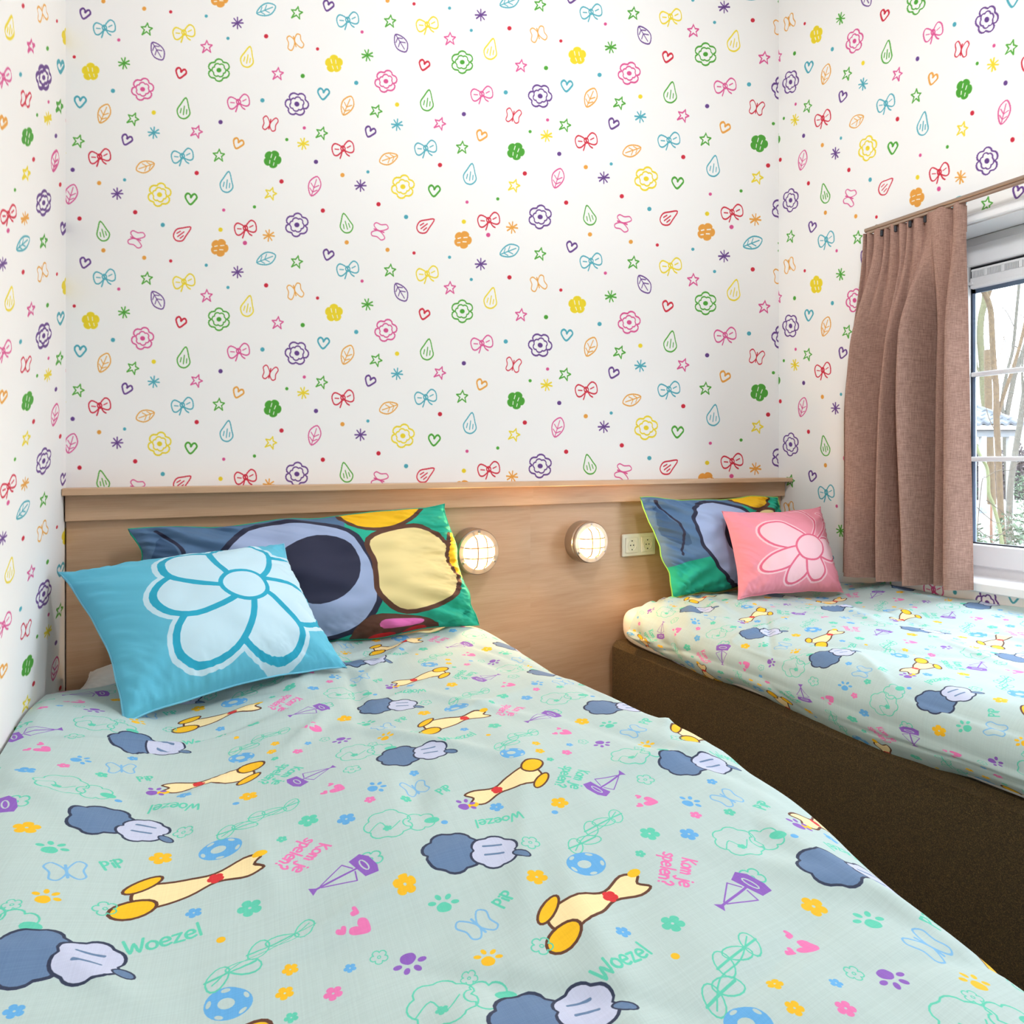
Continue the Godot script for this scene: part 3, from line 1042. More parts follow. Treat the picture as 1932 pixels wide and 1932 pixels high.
# A soft slab with rounded edges, standing on y = 0.
func mattress_mesh(w: float, h: float, l: float) -> ArrayMesh:
	var v := PackedVector3Array()
	var uv := PackedVector2Array()
	var idx := PackedInt32Array()
	var rows := 14
	var around := 64
	var c := Vector3(w / 2, h / 2, l / 2)
	for j in rows + 1:
		var t := lerpf(-PI / 2, PI / 2, float(j) / rows)
		var yy := signf(sin(t)) * pow(absf(sin(t)), 0.75) * h / 2
		var inset := 0.055 * (1.0 - pow(cos(t), 0.5))
		for i in around:
			var a := TAU * i / around + 0.0001
			var q := Vector2(cos(a), sin(a))
			var p := Vector2(signf(q.x) * pow(absf(q.x), 0.22), signf(q.y) * pow(absf(q.y), 0.12))
			v.append(c + Vector3(p.x * (w / 2 - inset), yy, p.y * (l / 2 - inset)))
			uv.append(Vector2(float(i) / around, float(j) / rows))
	for j in rows:
		for i in around:
			var a := j * around + i
			var b := j * around + (i + 1) % around
			idx.append_array(PackedInt32Array([a, b, b + around, a, b + around, a + around]))
	for e in [0, rows]:
		var k := v.size()
		v.append(Vector3(w / 2, 0 if e == 0 else h, l / 2))
		uv.append(Vector2.ZERO)
		for i in around:
			var a: int = e * around + i
			var b: int = e * around + (i + 1) % around
			idx.append_array(PackedInt32Array([k, b, a] if e == 0 else [k, a, b]))
	return smooth_mesh(v, uv, idx)


# ------------------------------------------------------------------ pillows and cushions
# Sewn from two panels between four corners (bottom left, bottom right, top right, top left as seen from the room).
func cushion(t: Node3D, c: Array, puff_front: float, puff_back: float, front: Material, back: Material, pinch: float, wrinkle: float, sd: int) -> void:
	var nrm: Vector3 = ((c[1] - c[0]).cross(c[3] - c[0])).normalized()
	var n := FastNoiseLite.new()
	n.seed = sd
	n.frequency = 1.0
	n.fractal_octaves = 2
	var shape := func(u: float, v: float, way: float) -> Array:
		var a := u * 2.0 - 1.0
		var b := v * 2.0 - 1.0
		var pu := 0.5 + a * 0.5 * (1.0 - pinch * pow(1.0 - b * b, 0.8))
		var pv := 0.5 + b * 0.5 * (1.0 - pinch * pow(1.0 - a * a, 0.8))
		pu += wrinkle * 0.9 * n.get_noise_2d(v * 2.6 + 3.0, 7.0 + u) * absf(a)
		pv += wrinkle * 1.4 * n.get_noise_2d(u * 2.6 + 9.0, 2.0 + v) * absf(b)
		var low: Vector3 = c[0].lerp(c[1], pu)
		var top: Vector3 = c[3].lerp(c[2], pu)
		var p := low.lerp(top, 1.0 - pv)
		var body := pow(maxf((1.0 - a * a) * (1.0 - b * b), 0.0), 0.55)
		var rim := pow(maxf(maxf(absf(a), absf(b)), 0.0), 6.0)
		var corner := clampf(absf(a) * absf(b) * 1.6 - 0.15, 0.0, 1.0)
		var fold := n.get_noise_2d(u * 3.0, v * 3.0) * 0.6 + sin((absf(a) - absf(b)) * 16.0 + signf(a) * 2.0 + signf(b)) * 0.45 * corner * (1.0 - pow(maxf(absf(a), absf(b)), 8.0)) + n.get_noise_2d(u * 14.0 * absf(b) + 5.0, v * 14.0 * absf(a)) * rim
		var d := body * (puff_front if way > 0 else puff_back) + fold * wrinkle * (1.0 if way > 0 else 0.4) * (1.0 - pow(maxf(absf(a), absf(b)), 30.0))
		return [p + nrm * d * way, Vector2(u, v)]
	part("front_panel", sheet(90, 76, func(u: float, v: float) -> Array: return shape.call(u, v, 1.0)), front, t)
	part("back_panel", sheet(40, 36, func(u: float, v: float) -> Array: return shape.call(u, v, -1.0), true), back, t)
	var seam := []
	for e in 4:
		for k in 24:
			var w := k / 24.0
			var uv: Vector2 = [Vector2(w, 1), Vector2(1, 1 - w), Vector2(1 - w, 0), Vector2(0, w)][e]
			seam.append(shape.call(uv.x, uv.y, 1.0)[0])
	seam.append(seam[0])
	part("seam", tube(seam, 0.0022, 0.0022, 6), back, t)


func unit_place(w: int, h: int) -> Callable:
	return func(q: Vector2) -> Vector2: return Vector2(q.x * w, q.y * h)


func cloth_material(tex: Texture2D) -> StandardMaterial3D:
	var m := plain(Color.WHITE, 0.85)
	m.albedo_texture = tex
	m.texture_repeat = false
	return m


func pillow_print() -> ImageTexture:
	var teal := Color8(30, 172, 142)
	var navy := Color8(40, 42, 66)
	var slate := Color8(84, 116, 152)
	var lilac := Color8(160, 176, 212)
	var cream := Color8(238, 216, 152)
	var brown := Color8(92, 56, 42)
	var gold := Color8(246, 192, 20)
	print_begin(1024, 560, teal)
	var pl := unit_place(1024, 560)
	var all := [
		["f", PackedVector2Array(v2([0, 0, 0.62, 0, 0.56, 0.3, 0.3, 0.62, 0.0, 0.7])), 0, slate],
		["f", smooth(v2([0.2, 0.3, 0.3, 0.07, 0.46, 0.05, 0.6, 0.16, 0.66, 0.45, 0.65, 0.75, 0.55, 0.95, 0.4, 0.98, 0.28, 0.8, 0.2, 0.55])), 0, lilac],
		["s", smooth(v2([0.2, 0.3, 0.3, 0.07, 0.46, 0.05, 0.6, 0.16, 0.66, 0.45, 0.65, 0.75, 0.55, 0.95, 0.4, 0.98, 0.28, 0.8, 0.2, 0.55])), 20, navy],
		["f", smooth(v2([0.38, 0.3, 0.5, 0.18, 0.6, 0.28, 0.61, 0.5, 0.54, 0.68, 0.44, 0.72, 0.36, 0.55])), 0, navy],
		["f", smooth(v2([0.06, 0.1, 0.14, 0.5, 0.02, 0.4]), true), 0, Color8(62, 92, 128)],
		["s", smooth(v2([0.06, 0.05, 0.12, 0.3, 0.08, 0.6]), false), 12, navy],
		["f", smooth(v2([0.66, 0.25, 0.78, 0.16, 0.9, 0.2, 0.96, 0.4, 0.97, 0.65, 0.88, 0.82, 0.74, 0.85, 0.66, 0.7, 0.665, 0.45])), 0, cream],
		["s", smooth(v2([0.66, 0.25, 0.78, 0.16, 0.9, 0.2, 0.96, 0.4, 0.97, 0.65, 0.88, 0.82, 0.74, 0.85, 0.66, 0.7, 0.665, 0.45])), 19, brown],
		["f", smooth(v2([0.6, -0.05, 0.88, -0.05, 0.86, 0.08, 0.75, 0.16, 0.64, 0.14])), 0, gold],
		["s", smooth(v2([0.6, -0.05, 0.88, -0.05, 0.86, 0.08, 0.75, 0.16, 0.64, 0.14])), 16, brown],
		["f", smooth(v2([0.97, 0.25, 1.03, 0.3, 1.03, 0.62, 0.97, 0.58, 0.945, 0.42])), 0, gold],
		["s", smooth(v2([0.97, 0.25, 0.945, 0.42, 0.97, 0.6]), false), 15, brown],
		["f", smooth(v2([0.62, 0.84, 0.78, 0.9, 0.84, 1.03, 0.56, 1.03])), 0, brown],
		["f", smooth(v2([0.66, 0.88, 0.78, 0.92, 0.77, 0.96, 0.65, 0.94])), 0, Color8(226, 110, 180)],
		["f", ring(Vector2(0.65, 1.0), 0.045, 0.03), 0, Color8(206, 24, 32)],
		["f", ring(Vector2(0.76, 1.0), 0.045, 0.03), 0, Color8(206, 24, 32)],
	]
	for m in all:
		press([[m[0], m[1], m[2], 0]], pl, 1.0, [m[3]])
	return print_end()


func petal(at: Vector2, angle: float, length: float, width: float) -> PackedVector2Array:
	var out := PackedVector2Array()
	for p in smooth(v2([0, -0.12, 0.35, -0.42, 0.75, -0.5, 1, -0.2, 1, 0.2, 0.75, 0.5, 0.35, 0.42, 0, 0.12])):
		out.append(at + Vector2(p.x * length, p.y * width).rotated(angle))
	return out


func blue_print() -> ImageTexture:
	var field := Color8(96, 188, 216)
	var pale := Color8(196, 226, 240)
	var line := Color8(34, 164, 196)
	print_begin(768, 768, field)
	var pl := unit_place(768, 768)
	var at := Vector2(0.60, 0.50)
	var spread := []
	for k in 7:
		spread.append(petal(at, TAU * k / 7.0 - 0.4, [0.5, 0.42, 0.46, 0.5, 0.4, 0.42, 0.46][k], 0.3))
	for p in spread:
		press([["s", p, 58, 0]], pl, 1.0, [pale])
	for p in spread:
		press([["f", p, 0, 0], ["s", p, 24, 1]], pl, 1.0, [pale, line])
	press([["f", ring(at, 0.12, 0.11, 30), 0, 0], ["s", ring(at, 0.12, 0.11, 30), 17, 1]], pl, 1.0, [pale, line])
	return print_end()


func pink_print() -> ImageTexture:
	var field := Color8(238, 148, 164)
	var pale := Color8(246, 198, 206)
	var line := Color8(228, 104, 132)
	print_begin(640, 640, field)
	var pl := unit_place(640, 640)
	var at := Vector2(0.62, 0.55)
	var spread := [petal(at, -2.55, 0.5, 0.3), petal(at, 2.75, 0.5, 0.2), petal(at, 2.1, 0.42, 0.18), petal(at, 1.4, 0.36, 0.2), petal(at, 0.05, 0.36, 0.26)]
	var curls := [smooth(v2([0.68, 0.4, 0.78, 0.22, 0.72, 0.06, 0.62, 0.02]), false), smooth(v2([0.74, 0.44, 0.9, 0.3, 0.93, 0.16, 0.88, 0.1]), false)]
	for p in spread:
		press([["s", p, 34, 0]], pl, 1.0, [pale])
	for p in spread:
		press([["f", p, 0, 0], ["s", p, 13, 1]], pl, 1.0, [pale, line])
	for p in curls:
		press([["s", p, 26, 0], ["s", p, 13, 1]], pl, 1.0, [pale, line])
	press([["f", ring(at, 0.15, 0.15, 30), 0, 0], ["s", ring(at, 0.15, 0.15, 30), 13, 1]], pl, 1.0, [pale, line])
	return print_end()


func pillows() -> void:
	var printed := cloth_material(pillow_print())
	var green := plain(Color8(36, 168, 138), 0.85)
	var lime := plain(Color8(150, 214, 100), 0.85)
	var a := thing("pillow", "large pillow in a slate, cream and green case behind the square blue cushion", "pillow", Vector3.ZERO, "printed bed pillows")
	cushion(a, [Vector3(0.15, 0.60, 0.17), Vector3(1.005, 0.602, 0.165), Vector3(0.93, 0.938, 0.07), Vector3(0.135, 0.908, 0.07)], 0.095, 0.035, printed, green, 0.05, 0.024, 2)
	var b := thing("pillow", "large pillow in a slate and green case behind the square pink cushion", "pillow", Vector3.ZERO, "printed bed pillows")
	cushion(b, [Vector3(1.735, 0.60, 0.155), Vector3(2.44, 0.60, 0.17), Vector3(2.39, 0.935, 0.065), Vector3(1.66, 0.945, 0.075)], 0.095, 0.04, printed, lime, 0.05, 0.026, 9)
	var w := thing("pillow", "plain white pillow edge showing between the headboard and the blue cushion", "pillow")
	cushion(w, [Vector3(0.045, 0.580, 0.19), Vector3(0.46, 0.585, 0.19), Vector3(0.46, 0.585, 0.035), Vector3(0.05, 0.575, 0.035)], 0.045, 0.02, mats.sheet, mats.sheet, 0.03, 0.004, 3)
	var c := thing("cushion", "square sky blue cushion with pale petal print leaning on the nearer bed's pillow", "cushion", Vector3.ZERO, "square plush cushions")
	var blue := cloth_material(blue_print())
	cushion(c, [Vector3(0.144, 0.61, 0.511), Vector3(0.560, 0.61, 0.383), Vector3(0.457, 0.869, 0.185), Vector3(0.019, 0.843, 0.240)], 0.105, 0.035, blue, plain(Color8(120, 196, 222), 0.8), 0.10, 0.010, 5)
	var d := thing("cushion", "square pink cushion with a pale flower print leaning on the far bed's pillow", "cushion", Vector3.ZERO, "square plush cushions")
	var pink := cloth_material(pink_print())
	cushion(d, [Vector3(1.873, 0.612, 0.322), Vector3(2.285, 0.612, 0.418), Vector3(2.360, 0.901, 0.280), Vector3(1.931, 0.895, 0.200)], 0.095, 0.035, pink, plain(Color8(236, 150, 164), 0.8), 0.085, 0.010, 6)


# ------------------------------------------------------------------ curtain
func folds(t: float, edges: Array, weight := []) -> float:
	for k in edges.size() - 1:
		if t <= edges[k + 1] or k == edges.size() - 2:
			var w := clampf((t - edges[k]) / (edges[k + 1] - edges[k]), 0.0, 1.0)
			if weight:
				var rise := smoothstep(0.0, 0.2, w) if w < 0.2 else 0.5 + 0.5 * cos((w - 0.2) / 0.8 * PI * 0.92)
				return lerpf(-0.38, weight[k], rise)
			return pow(maxf(sin(w * PI), 0.0), 0.7) * (0.55 + 0.45 * minf(1.0, (edges[k + 1] - edges[k]) * 5.0))
	return 0.0


func curtain() -> void:
	var low := [0.0, 0.09, 0.40, 0.60, 0.73, 0.87, 1.02]
	var high := [0.0, 0.04, 0.113, 0.232, 0.288, 0.376, 0.458, 0.517, 0.633, 0.893, 1.0]
	var t := thing("curtain", "taupe brown linen curtain with pinch pleats drawn to the left of the window", "curtain", Vector3(2.405, 0, 0))
	var shape := func(u: float, v: float) -> Array:
		var k := smoothstep(0.03, 0.34, v)
		var z := lerpf(lerpf(0.412, 0.740, u), lerpf(0.338, 0.742, u), smoothstep(0.0, 0.55, v))
		var d := lerpf(folds(u, high) * 0.032, folds(u, low, [0.3, 1.0, 0.95, 1.1, 0.0, 0.5]) * 0.098, k)
		d *= 1.0 + 0.12 * sin(v * 5.0 + u * 9.0)
		var skew := 0.006 * sin(u * 17.0 + v * 3.0) * k
		var y := lerpf(1.888, 0.662, v) + (0.004 * sin(u * 40.0) if v < 0.01 else 0.0)
		return [Vector3(0.018 - d, y, z + skew), Vector2(u * 1.15, v * 1.24)]
	part("cloth", sheet(260, 90, shape, true), mats.curtain, t)
	var hooks := part("heading_tape", sheet(120, 4, func(u: float, v: float) -> Array:
		var z := lerpf(0.416, 0.736, u)
		return [Vector3(0.032 - folds(u, high) * 0.022, lerpf(1.884, 1.80, v), z), Vector2(u, v)], true), mats.curtain, t)
	for k in 7:
		var z := 0.435 + 0.048 * k
		part("glider", box_mesh(Vector3(-0.004, 1.862, z - 0.004), Vector3(0.006, 1.883, z + 0.004), 0.002), mats.dark, t)
	var r := thing("curtain_rail", "slim bronze curtain rail mounted on the wall above the window", "curtain rail", Vector3(2.405, 0, 0))
	part("rail", tube([Vector3(0.0, 1.900, 0.425), Vector3(0.0, 1.900, 2.02)], 0.0075, 0.0075, 14), mats.bronze, r)
	part("track", box_mesh(Vector3(-0.005, 1.884, 0.43), Vector3(0.005, 1.894, 2.015), 0.002), mats.bronze, r)
	for z in [0.462, 0.915, 1.95]:
		var b := part("bracket", tube([Vector3(0.004, 1.903, z), Vector3(W - 2.405 - 0.001, 1.903, z)], 0.0085, 0.0085, 12), mats.bronze, r)
		part("rosette", tube([Vector3(W - 2.405 - 0.010, 1.903, z), Vector3(W - 2.405 - 0.001, 1.903, z)], 0.017, 0.017, 16), mats.bronze, b)
	hooks.name = "heading_tape"


# ------------------------------------------------------------------ bulkhead lamps
func wall_lamps() -> void:
	var spots := [Vector3(1.036, 0.795, 0.0185), Vector3(1.454, 0.799, 0.0185)]
	var labels := ["round metal bulkhead lamp with wire grid, next to the large left pillow", "round metal bulkhead lamp with wire grid, next to the power socket"]
	var first: Node3D = null
	for k in 2:
		var t: Node3D
		if k == 0:
			t = thing("bulkhead_lamp", labels[0], "wall lamp", spots[0], "bulkhead lamps on the headboard")
			part("housing", lathe([Vector2(0.0001, 0), Vector2(0.0705, 0), Vector2(0.0705, 0.040), Vector2(0.068, 0.044), Vector2(0.050, 0.044)], 56), mats.chrome, t)
			part("ring", lathe([Vector2(0.067, 0.044), Vector2(0.069, 0.046), Vector2(0.069, 0.055), Vector2(0.066, 0.0585), Vector2(0.053, 0.0585), Vector2(0.0505, 0.056), Vector2(0.0505, 0.044)], 56), mats.chrome, t)
			part("glass", lathe([Vector2(0.0505, 0.050), Vector2(0.049, 0.062), Vector2(0.044, 0.069), Vector2(0.034, 0.075), Vector2(0.020, 0.079), Vector2(0.0001, 0.080)], 48), mats.lamp_glass, t)
			for e in [-0.0155, 0.0155]:
				var h := sqrt(0.0515 * 0.0515 - e * e)
				for up in 2:
					var path := []
					for i in 13:
						var s := lerpf(-h, h, i / 12.0)
						var lift := 0.0585 + 0.0265 * pow(maxf(0.0, 1.0 - pow(absf(s) / h, 2.5)), 0.5) * (1.0 - 6.0 * absf(e) * absf(e) / 0.0515)
						path.append(Vector3(e, s, lift) if up else Vector3(s, e, lift))
					part("guard_wire", tube(path, 0.0015, 0.0015, 8), mats.brass, t)
			for i in 3:
				var a := PI / 2 + TAU * i / 3.0
				var s := part("screw", lathe([Vector2(0.0042, 0), Vector2(0.0042, 0.0015), Vector2(0.003, 0.0026), Vector2(0.0001, 0.0028)], 14), mats.chrome, t, Vector3(cos(a) * 0.0595, sin(a) * 0.0595, 0.0585))
				part("slot", box_mesh(Vector3(-0.0028, -0.0005, 0.0026), Vector3(0.0028, 0.0005, 0.0031)), mats.dark, s)
			var l := OmniLight3D.new()
			l.name = "bulkhead_lamp_light"
			l.light_color = LAMP_WARM
			l.light_energy = 0.14
			l.light_size = 0.015
			l.omni_range = 5.0
			l.omni_attenuation = 2.0
			l.shadow_enabled = true
			l.position = Vector3(0, 0, 0.070)
			t.add_child(l)
			first = t
		else:
			t = first.duplicate()
			t.name = numbered("bulkhead_lamp")
			add_child(t)
			t.position = spots[1]
			t.set_meta("label", labels[1])


func socket() -> void:
	var t := thing("power_socket", "cream double wall socket half hidden by the far pillow", "socket", Vector3(1.624, 0.732, 0.0185))
	part("frame", box_mesh(Vector3(0, 0, 0), Vector3(0.152, 0.080, 0.009), 0.003), mats.cream, t)
	for k in 2:
		var x := 0.0125 + k * 0.0715
		var ins := part("insert", box_mesh(Vector3(x, 0.0125, 0.009), Vector3(x + 0.055, 0.0675, 0.0115), 0.0015), mats.cream, t)
		var cup := part("cup", lathe([Vector2(0.021, 0.0118), Vector2(0.0195, 0.0128), Vector2(0.0182, 0.0125), Vector2(0.0178, 0.0117), Vector2(0.0001, 0.0117)], 32), mats.cream, t, Vector3(x + 0.0275, 0.040, 0))
		for e in [-0.0065, 0.0065]:
			part("pin_hole", lathe([Vector2(0.0025, 0), Vector2(0.0025, 0.0006), Vector2(0.0001, 0.0006)], 12), mats.dark, cup, Vector3(e, 0, 0.0116))
		for e in [-1.0, 1.0]:
			part("earth_clip", box_mesh(Vector3(-0.002, e * 0.0155 - 0.002, 0.0116), Vector3(0.002, e * 0.0155 + 0.002, 0.0128)), mats.dark, cup)
		ins.name = "insert" if k == 0 else "insert_001"


# ------------------------------------------------------------------ outside the window
func leaves(center: Vector3, size: Vector3, count: int, leaf: float, sd: int) -> ArrayMesh:
	var r := RandomNumberGenerator.new()
	r.seed = sd
	var st := new_st()
	for k in count:
		var d := Vector3(r.randfn(), r.randfn(), r.randfn()).normalized() * pow(r.randf(), 0.4)
		var p := center + Vector3(d.x * size.x, d.y * size.y, d.z * size.z)
		var a := Vector3(r.randfn(), r.randfn(), r.randfn()).normalized() * leaf
		var b := a.cross(Vector3(r.randfn(), r.randfn(), r.randfn())).normalized() * leaf * 0.45
		var n := a.cross(b)
		quad(st, p - a, p + b, p + a, p - b, n)
	return done(st)


func tree(label: String, group: String, mat: Material, limbs: Array) -> void:
	var base: Vector3 = limbs[0][1][0]
	var t := thing("bare_tree", label, "tree", Vector3(base.x, -0.35, base.z), group)
	var o := t.position
	for k in limbs.size():
		var pts := []
		for p in limbs[k][1]:
			pts.append(p - o)
		if k == 0:
			pts.push_front(Vector3(pts[0].x, 0, pts[0].z))
		part("trunk" if k == 0 else "branch", tube(curve_through(pts), limbs[k][0], limbs[k][0] * 0.8, 10 if k == 0 else 7), mat, t)


func bark(c0: Color, c1: Color) -> StandardMaterial3D:
	var m := plain(Color.WHITE, 0.95)
	m.albedo_texture = noise_tex(0.03, c0, c1, 256)
	m.uv1_scale = Vector3(1, 2.2, 1)
	return m


func outside() -> void:
	var soil := plain(Color.WHITE, 1.0)
	soil.albedo_texture = noise_tex(0.02, Color8(58, 54, 46), Color8(92, 86, 76), 512)
	soil.uv1_triplanar = true
	soil.uv1_scale = Vector3(0.3, 0.3, 0.3)
	var g := structure("garden_ground", box_mesh(Vector3(W + 0.3, -0.6, -40), Vector3(60, -0.35, 40)), soil)
	g.name = "ground"
	structure("paving", box_mesh(Vector3(13.2, -0.36, -10), Vector3(23, -0.02, -1.5)), plain(Color8(138, 137, 134), 0.9))
	var brown := bark(Color8(58, 44, 28), Color8(98, 80, 54))
	var olive := bark(Color8(62, 62, 40), Color8(96, 94, 66))
	var grey := bark(Color8(54, 52, 46), Color8(90, 86, 76))
	tree("slender bare tree with brown bark and a fork near the top", "bare trees in the garden", brown, [
		[0.042, [Vector3(10.76, -0.30, -2.72), Vector3(10.72, 0.42, -2.74), Vector3(10.70, 1.19, -2.76), Vector3(10.67, 1.73, -2.77), Vector3(10.66, 2.19, -2.77), Vector3(10.64, 2.49, -2.79), Vector3(10.61, 2.95, -2.80), Vector3(10.60, 3.26, -2.81), Vector3(10.55, 3.45, -2.83), Vector3(10.49, 3.60, -2.87), Vector3(10.44, 3.79, -2.90), Vector3(10.40, 4.4, -2.92)]],
		[0.024, [Vector3(10.55, 3.45, -2.83), Vector3(10.59, 3.58, -2.81), Vector3(10.63, 3.72, -2.79), Vector3(10.70, 4.2, -2.76)]],
		[0.026, [Vector3(10.67, 1.70, -2.77), Vector3(10.75, 2.05, -2.72), Vector3(10.82, 2.35, -2.66), Vector3(10.90, 2.7, -2.6), Vector3(11.0, 3.1, -2.56), Vector3(11.05, 3.6, -2.52), Vector3(11.15, 4.1, -2.46)]],
		[0.006, [Vector3(10.64, 2.49, -2.79), Vector3(10.72, 2.7, -2.73), Vector3(10.74, 2.95, -2.7)]],
		[0.005, [Vector3(10.68, 1.5, -2.77), Vector3(10.58, 1.75, -2.83), Vector3(10.55, 1.98, -2.86)]]])
	tree("mossy olive-green tree rising behind the pavilion roof", "bare trees in the garden", olive, [
		[0.102, [Vector3(21.56, -0.58, -7.77), Vector3(21.53, 2.44, -7.78), Vector3(21.49, 3.23, -7.82), Vector3(21.46, 4.02, -7.83), Vector3(21.39, 4.81, -7.86), Vector3(21.42, 5.45, -7.85), Vector3(21.50, 5.91, -7.80), Vector3(21.53, 6.39, -7.78), Vector3(21.60, 7.48, -7.75)]],
		[0.031, [Vector3(21.47, 3.45, -7.82), Vector3(21.33, 3.99, -7.91), Vector3(21.24, 4.69, -7.96), Vector3(21.27, 5.93, -7.99)]],
		[0.019, [Vector3(21.46, 4.07, -7.83), Vector3(21.66, 4.53, -7.72), Vector3(21.73, 5.15, -7.66)]]])
	tree("grey bare tree with forked limbs rising behind the pavilion", "bare trees in the garden", grey, [
		[0.075, [Vector3(21.90, -1.32, -7.32), Vector3(21.85, 0.69, -7.36), Vector3(21.78, 1.79, -7.39), Vector3(21.83, 2.58, -7.36), Vector3(21.92, 3.19, -7.30), Vector3(22.04, 3.76, -7.25), Vector3(22.18, 4.21, -7.16), Vector3(22.34, 4.77, -7.08), Vector3(22.59, 6.03, -6.95)]],
		[0.049, [Vector3(21.82, 2.18, -7.37), Vector3(21.71, 2.88, -7.44), Vector3(21.82, 3.76, -7.37), Vector3(21.99, 4.46, -7.29), Vector3(22.06, 5.51, -7.23), Vector3(22.17, 6.73, -7.18)]],
		[0.014, [Vector3(22.03, 5.07, -7.25), Vector3(21.85, 5.54, -7.37), Vector3(21.68, 5.71, -7.46), Vector3(21.50, 5.54, -7.57)]]])
	tree("leaning dark tree at the right edge of the window view", "bare trees in the garden", grey, [
		[0.05, [Vector3(12.59, -0.48, -3.43), Vector3(12.61, 0.59, -3.42), Vector3(12.68, 1.21, -3.38), Vector3(12.76, 1.75, -3.34), Vector3(12.82, 2.19, -3.31), Vector3(12.93, 2.91, -3.25), Vector3(13.08, 3.89, -3.17)]],
		[0.02, [Vector3(12.77, 1.84, -3.33), Vector3(12.80, 2.28, -3.32), Vector3(12.79, 2.73, -3.32), Vector3(12.85, 3.35, -3.29)]]])
	tree("thin pale green sapling bending in front of the pavilion", "bare trees in the garden", bark(Color8(82, 88, 54), Color8(108, 112, 78)), [
		[0.019, [Vector3(8.42, 0.0, -1.72), Vector3(8.39, 0.30, -1.74), Vector3(8.35, 0.48, -1.76), Vector3(8.31, 0.63, -1.78), Vector3(8.27, 0.74, -1.80), Vector3(8.26, 0.89, -1.80), Vector3(8.25, 1.03, -1.81), Vector3(8.19, 1.15, -1.84), Vector3(8.15, 1.28, -1.87), Vector3(8.06, 1.7, -1.92), Vector3(8.0, 2.3, -1.96)]]])
	tree("thick brown tree trunk standing behind the pavilion", "bare trees in the garden", brown, [
		[0.11, [Vector3(19.85, 0.0, -6.88), Vector3(19.82, 0.92, -6.9), Vector3(19.8, 2.0, -6.92), Vector3(19.78, 4.2, -6.95)]]])
	tree("short reddish stem in the shrubs below the pale sapling", "bare trees in the garden", bark(Color8(94, 64, 48), Color8(120, 88, 68)), [
		[0.018, [Vector3(10.03, -0.19, -2.55), Vector3(10.02, 0.24, -2.55), Vector3(10.03, 0.57, -2.55)]]])
	# brambles just outside
	var tw := thing("bramble_canes", "tangle of thin brown canes arching low outside the window", "canes", Vector3(7.2, -0.35, -1.25))
	var cane := bark(Color8(52, 46, 38), Color8(88, 78, 62))
	for c in [[[7.02, 0.3, -1.35], [7.06, 0.88, -1.32], [7.1, 0.94, -1.3], [7.15, 0.98, -1.27], [7.22, 1.01, -1.23], [7.3, 1.01, -1.19], [7.36, 1.07, -1.16], [7.46, 1.14, -1.12]], [[6.95, 0.30, -1.4], [7.1, 0.36, -1.3], [7.19, 0.39, -1.25], [7.28, 0.38, -1.2], [7.42, 0.33, -1.13]], [[6.95, 0.52, -1.38], [7.08, 0.39, -1.31], [7.13, 0.35, -1.28], [7.19, 0.1, -1.25]], [[7.3, 0.66, -1.19], [7.28, 0.43, -1.2], [7.31, 0.37, -1.18], [7.33, -0.1, -1.17]], [[7.1, 0.72, -1.3], [7.23, 0.61, -1.23], [7.28, 0.54, -1.2], [7.33, 0.36, -1.17], [7.4, 0.0, -1.15]], [[7.0, 0.68, -1.36], [7.12, 0.55, -1.29], [7.22, 0.5, -1.24], [7.4, 0.55, -1.14]], [[7.05, 0.1, -1.33], [7.15, 0.3, -1.27], [7.3, 0.45, -1.2], [7.45, 0.5, -1.1]]]:
		var pts := []
		for p in c:
			pts.append(Vector3(p[0], p[1], p[2]) - tw.position)
		part("cane", tube(curve_through(pts), 0.0045, 0.003, 6), cane, tw)
	# shrubs
	var leaf_green := plain(Color8(52, 74, 46), 0.6)
	leaf_green.cull_mode = BaseMaterial3D.CULL_DISABLED
	var leaf_dull := plain(Color8(62, 52, 56), 0.8)
	leaf_dull.cull_mode = BaseMaterial3D.CULL_DISABLED
	var spots := [[Vector3(8.5, 0.1, -2.25), Vector3(0.3, 0.42, 0.3), "low green shrub at the left foot of the window view", 0], [Vector3(9.5, 0.12, -1.9), Vector3(0.45, 0.45, 0.4), "low green shrub at the right foot of the window view", 0], [Vector3(9.4, 0.0, -2.85), Vector3(0.5, 0.38, 0.4), "low green shrub in the middle behind the canes", 0], [Vector3(15.9, 0.55, -4.3), Vector3(0.5, 0.55, 0.5), "bright green bush beside the right pavilion post", 0], [Vector3(15.4, 0.5, -5.6), Vector3(0.4, 0.6, 0.4), "dark green bush beside the left pavilion post", 0], [Vector3(22.22, 0.62, -8.43), Vector3(0.62, 1.15, 0.62), "brown winter hedge seen between the pavilion posts", 1], [Vector3(24.56, 0.62, -8.30), Vector3(0.62, 1.15, 0.62), "brown winter hedge to the right of the pavilion", 1], [Vector3(27.57, 0.62, -8.36), Vector3(0.7, 1.2, 0.62), "brown winter hedge farthest right of the window view", 1]]
	for k in spots.size():
		var s: Array = spots[k]
		var sh := thing("shrub" if s[3] == 0 else "hedge", s[2], "shrub" if s[3] == 0 else "hedge", Vector3(s[0].x, -0.35, s[0].z), "garden shrubs")
		part("foliage", leaves(Vector3(0, s[0].y + 0.35, 0), s[1], 900 if s[3] == 0 else 5000, 0.035 if s[3] == 0 else 0.07, 30 + k), leaf_green if s[3] == 0 else leaf_dull, sh)
		for i in 4:
			part("stem", tube([Vector3(0, 0, 0), Vector3((i - 1.5) * 0.12 * s[1].x, s[0].y + 0.3, 0.1 * sin(i * 2.0))], 0.012, 0.006, 6), cane, sh)
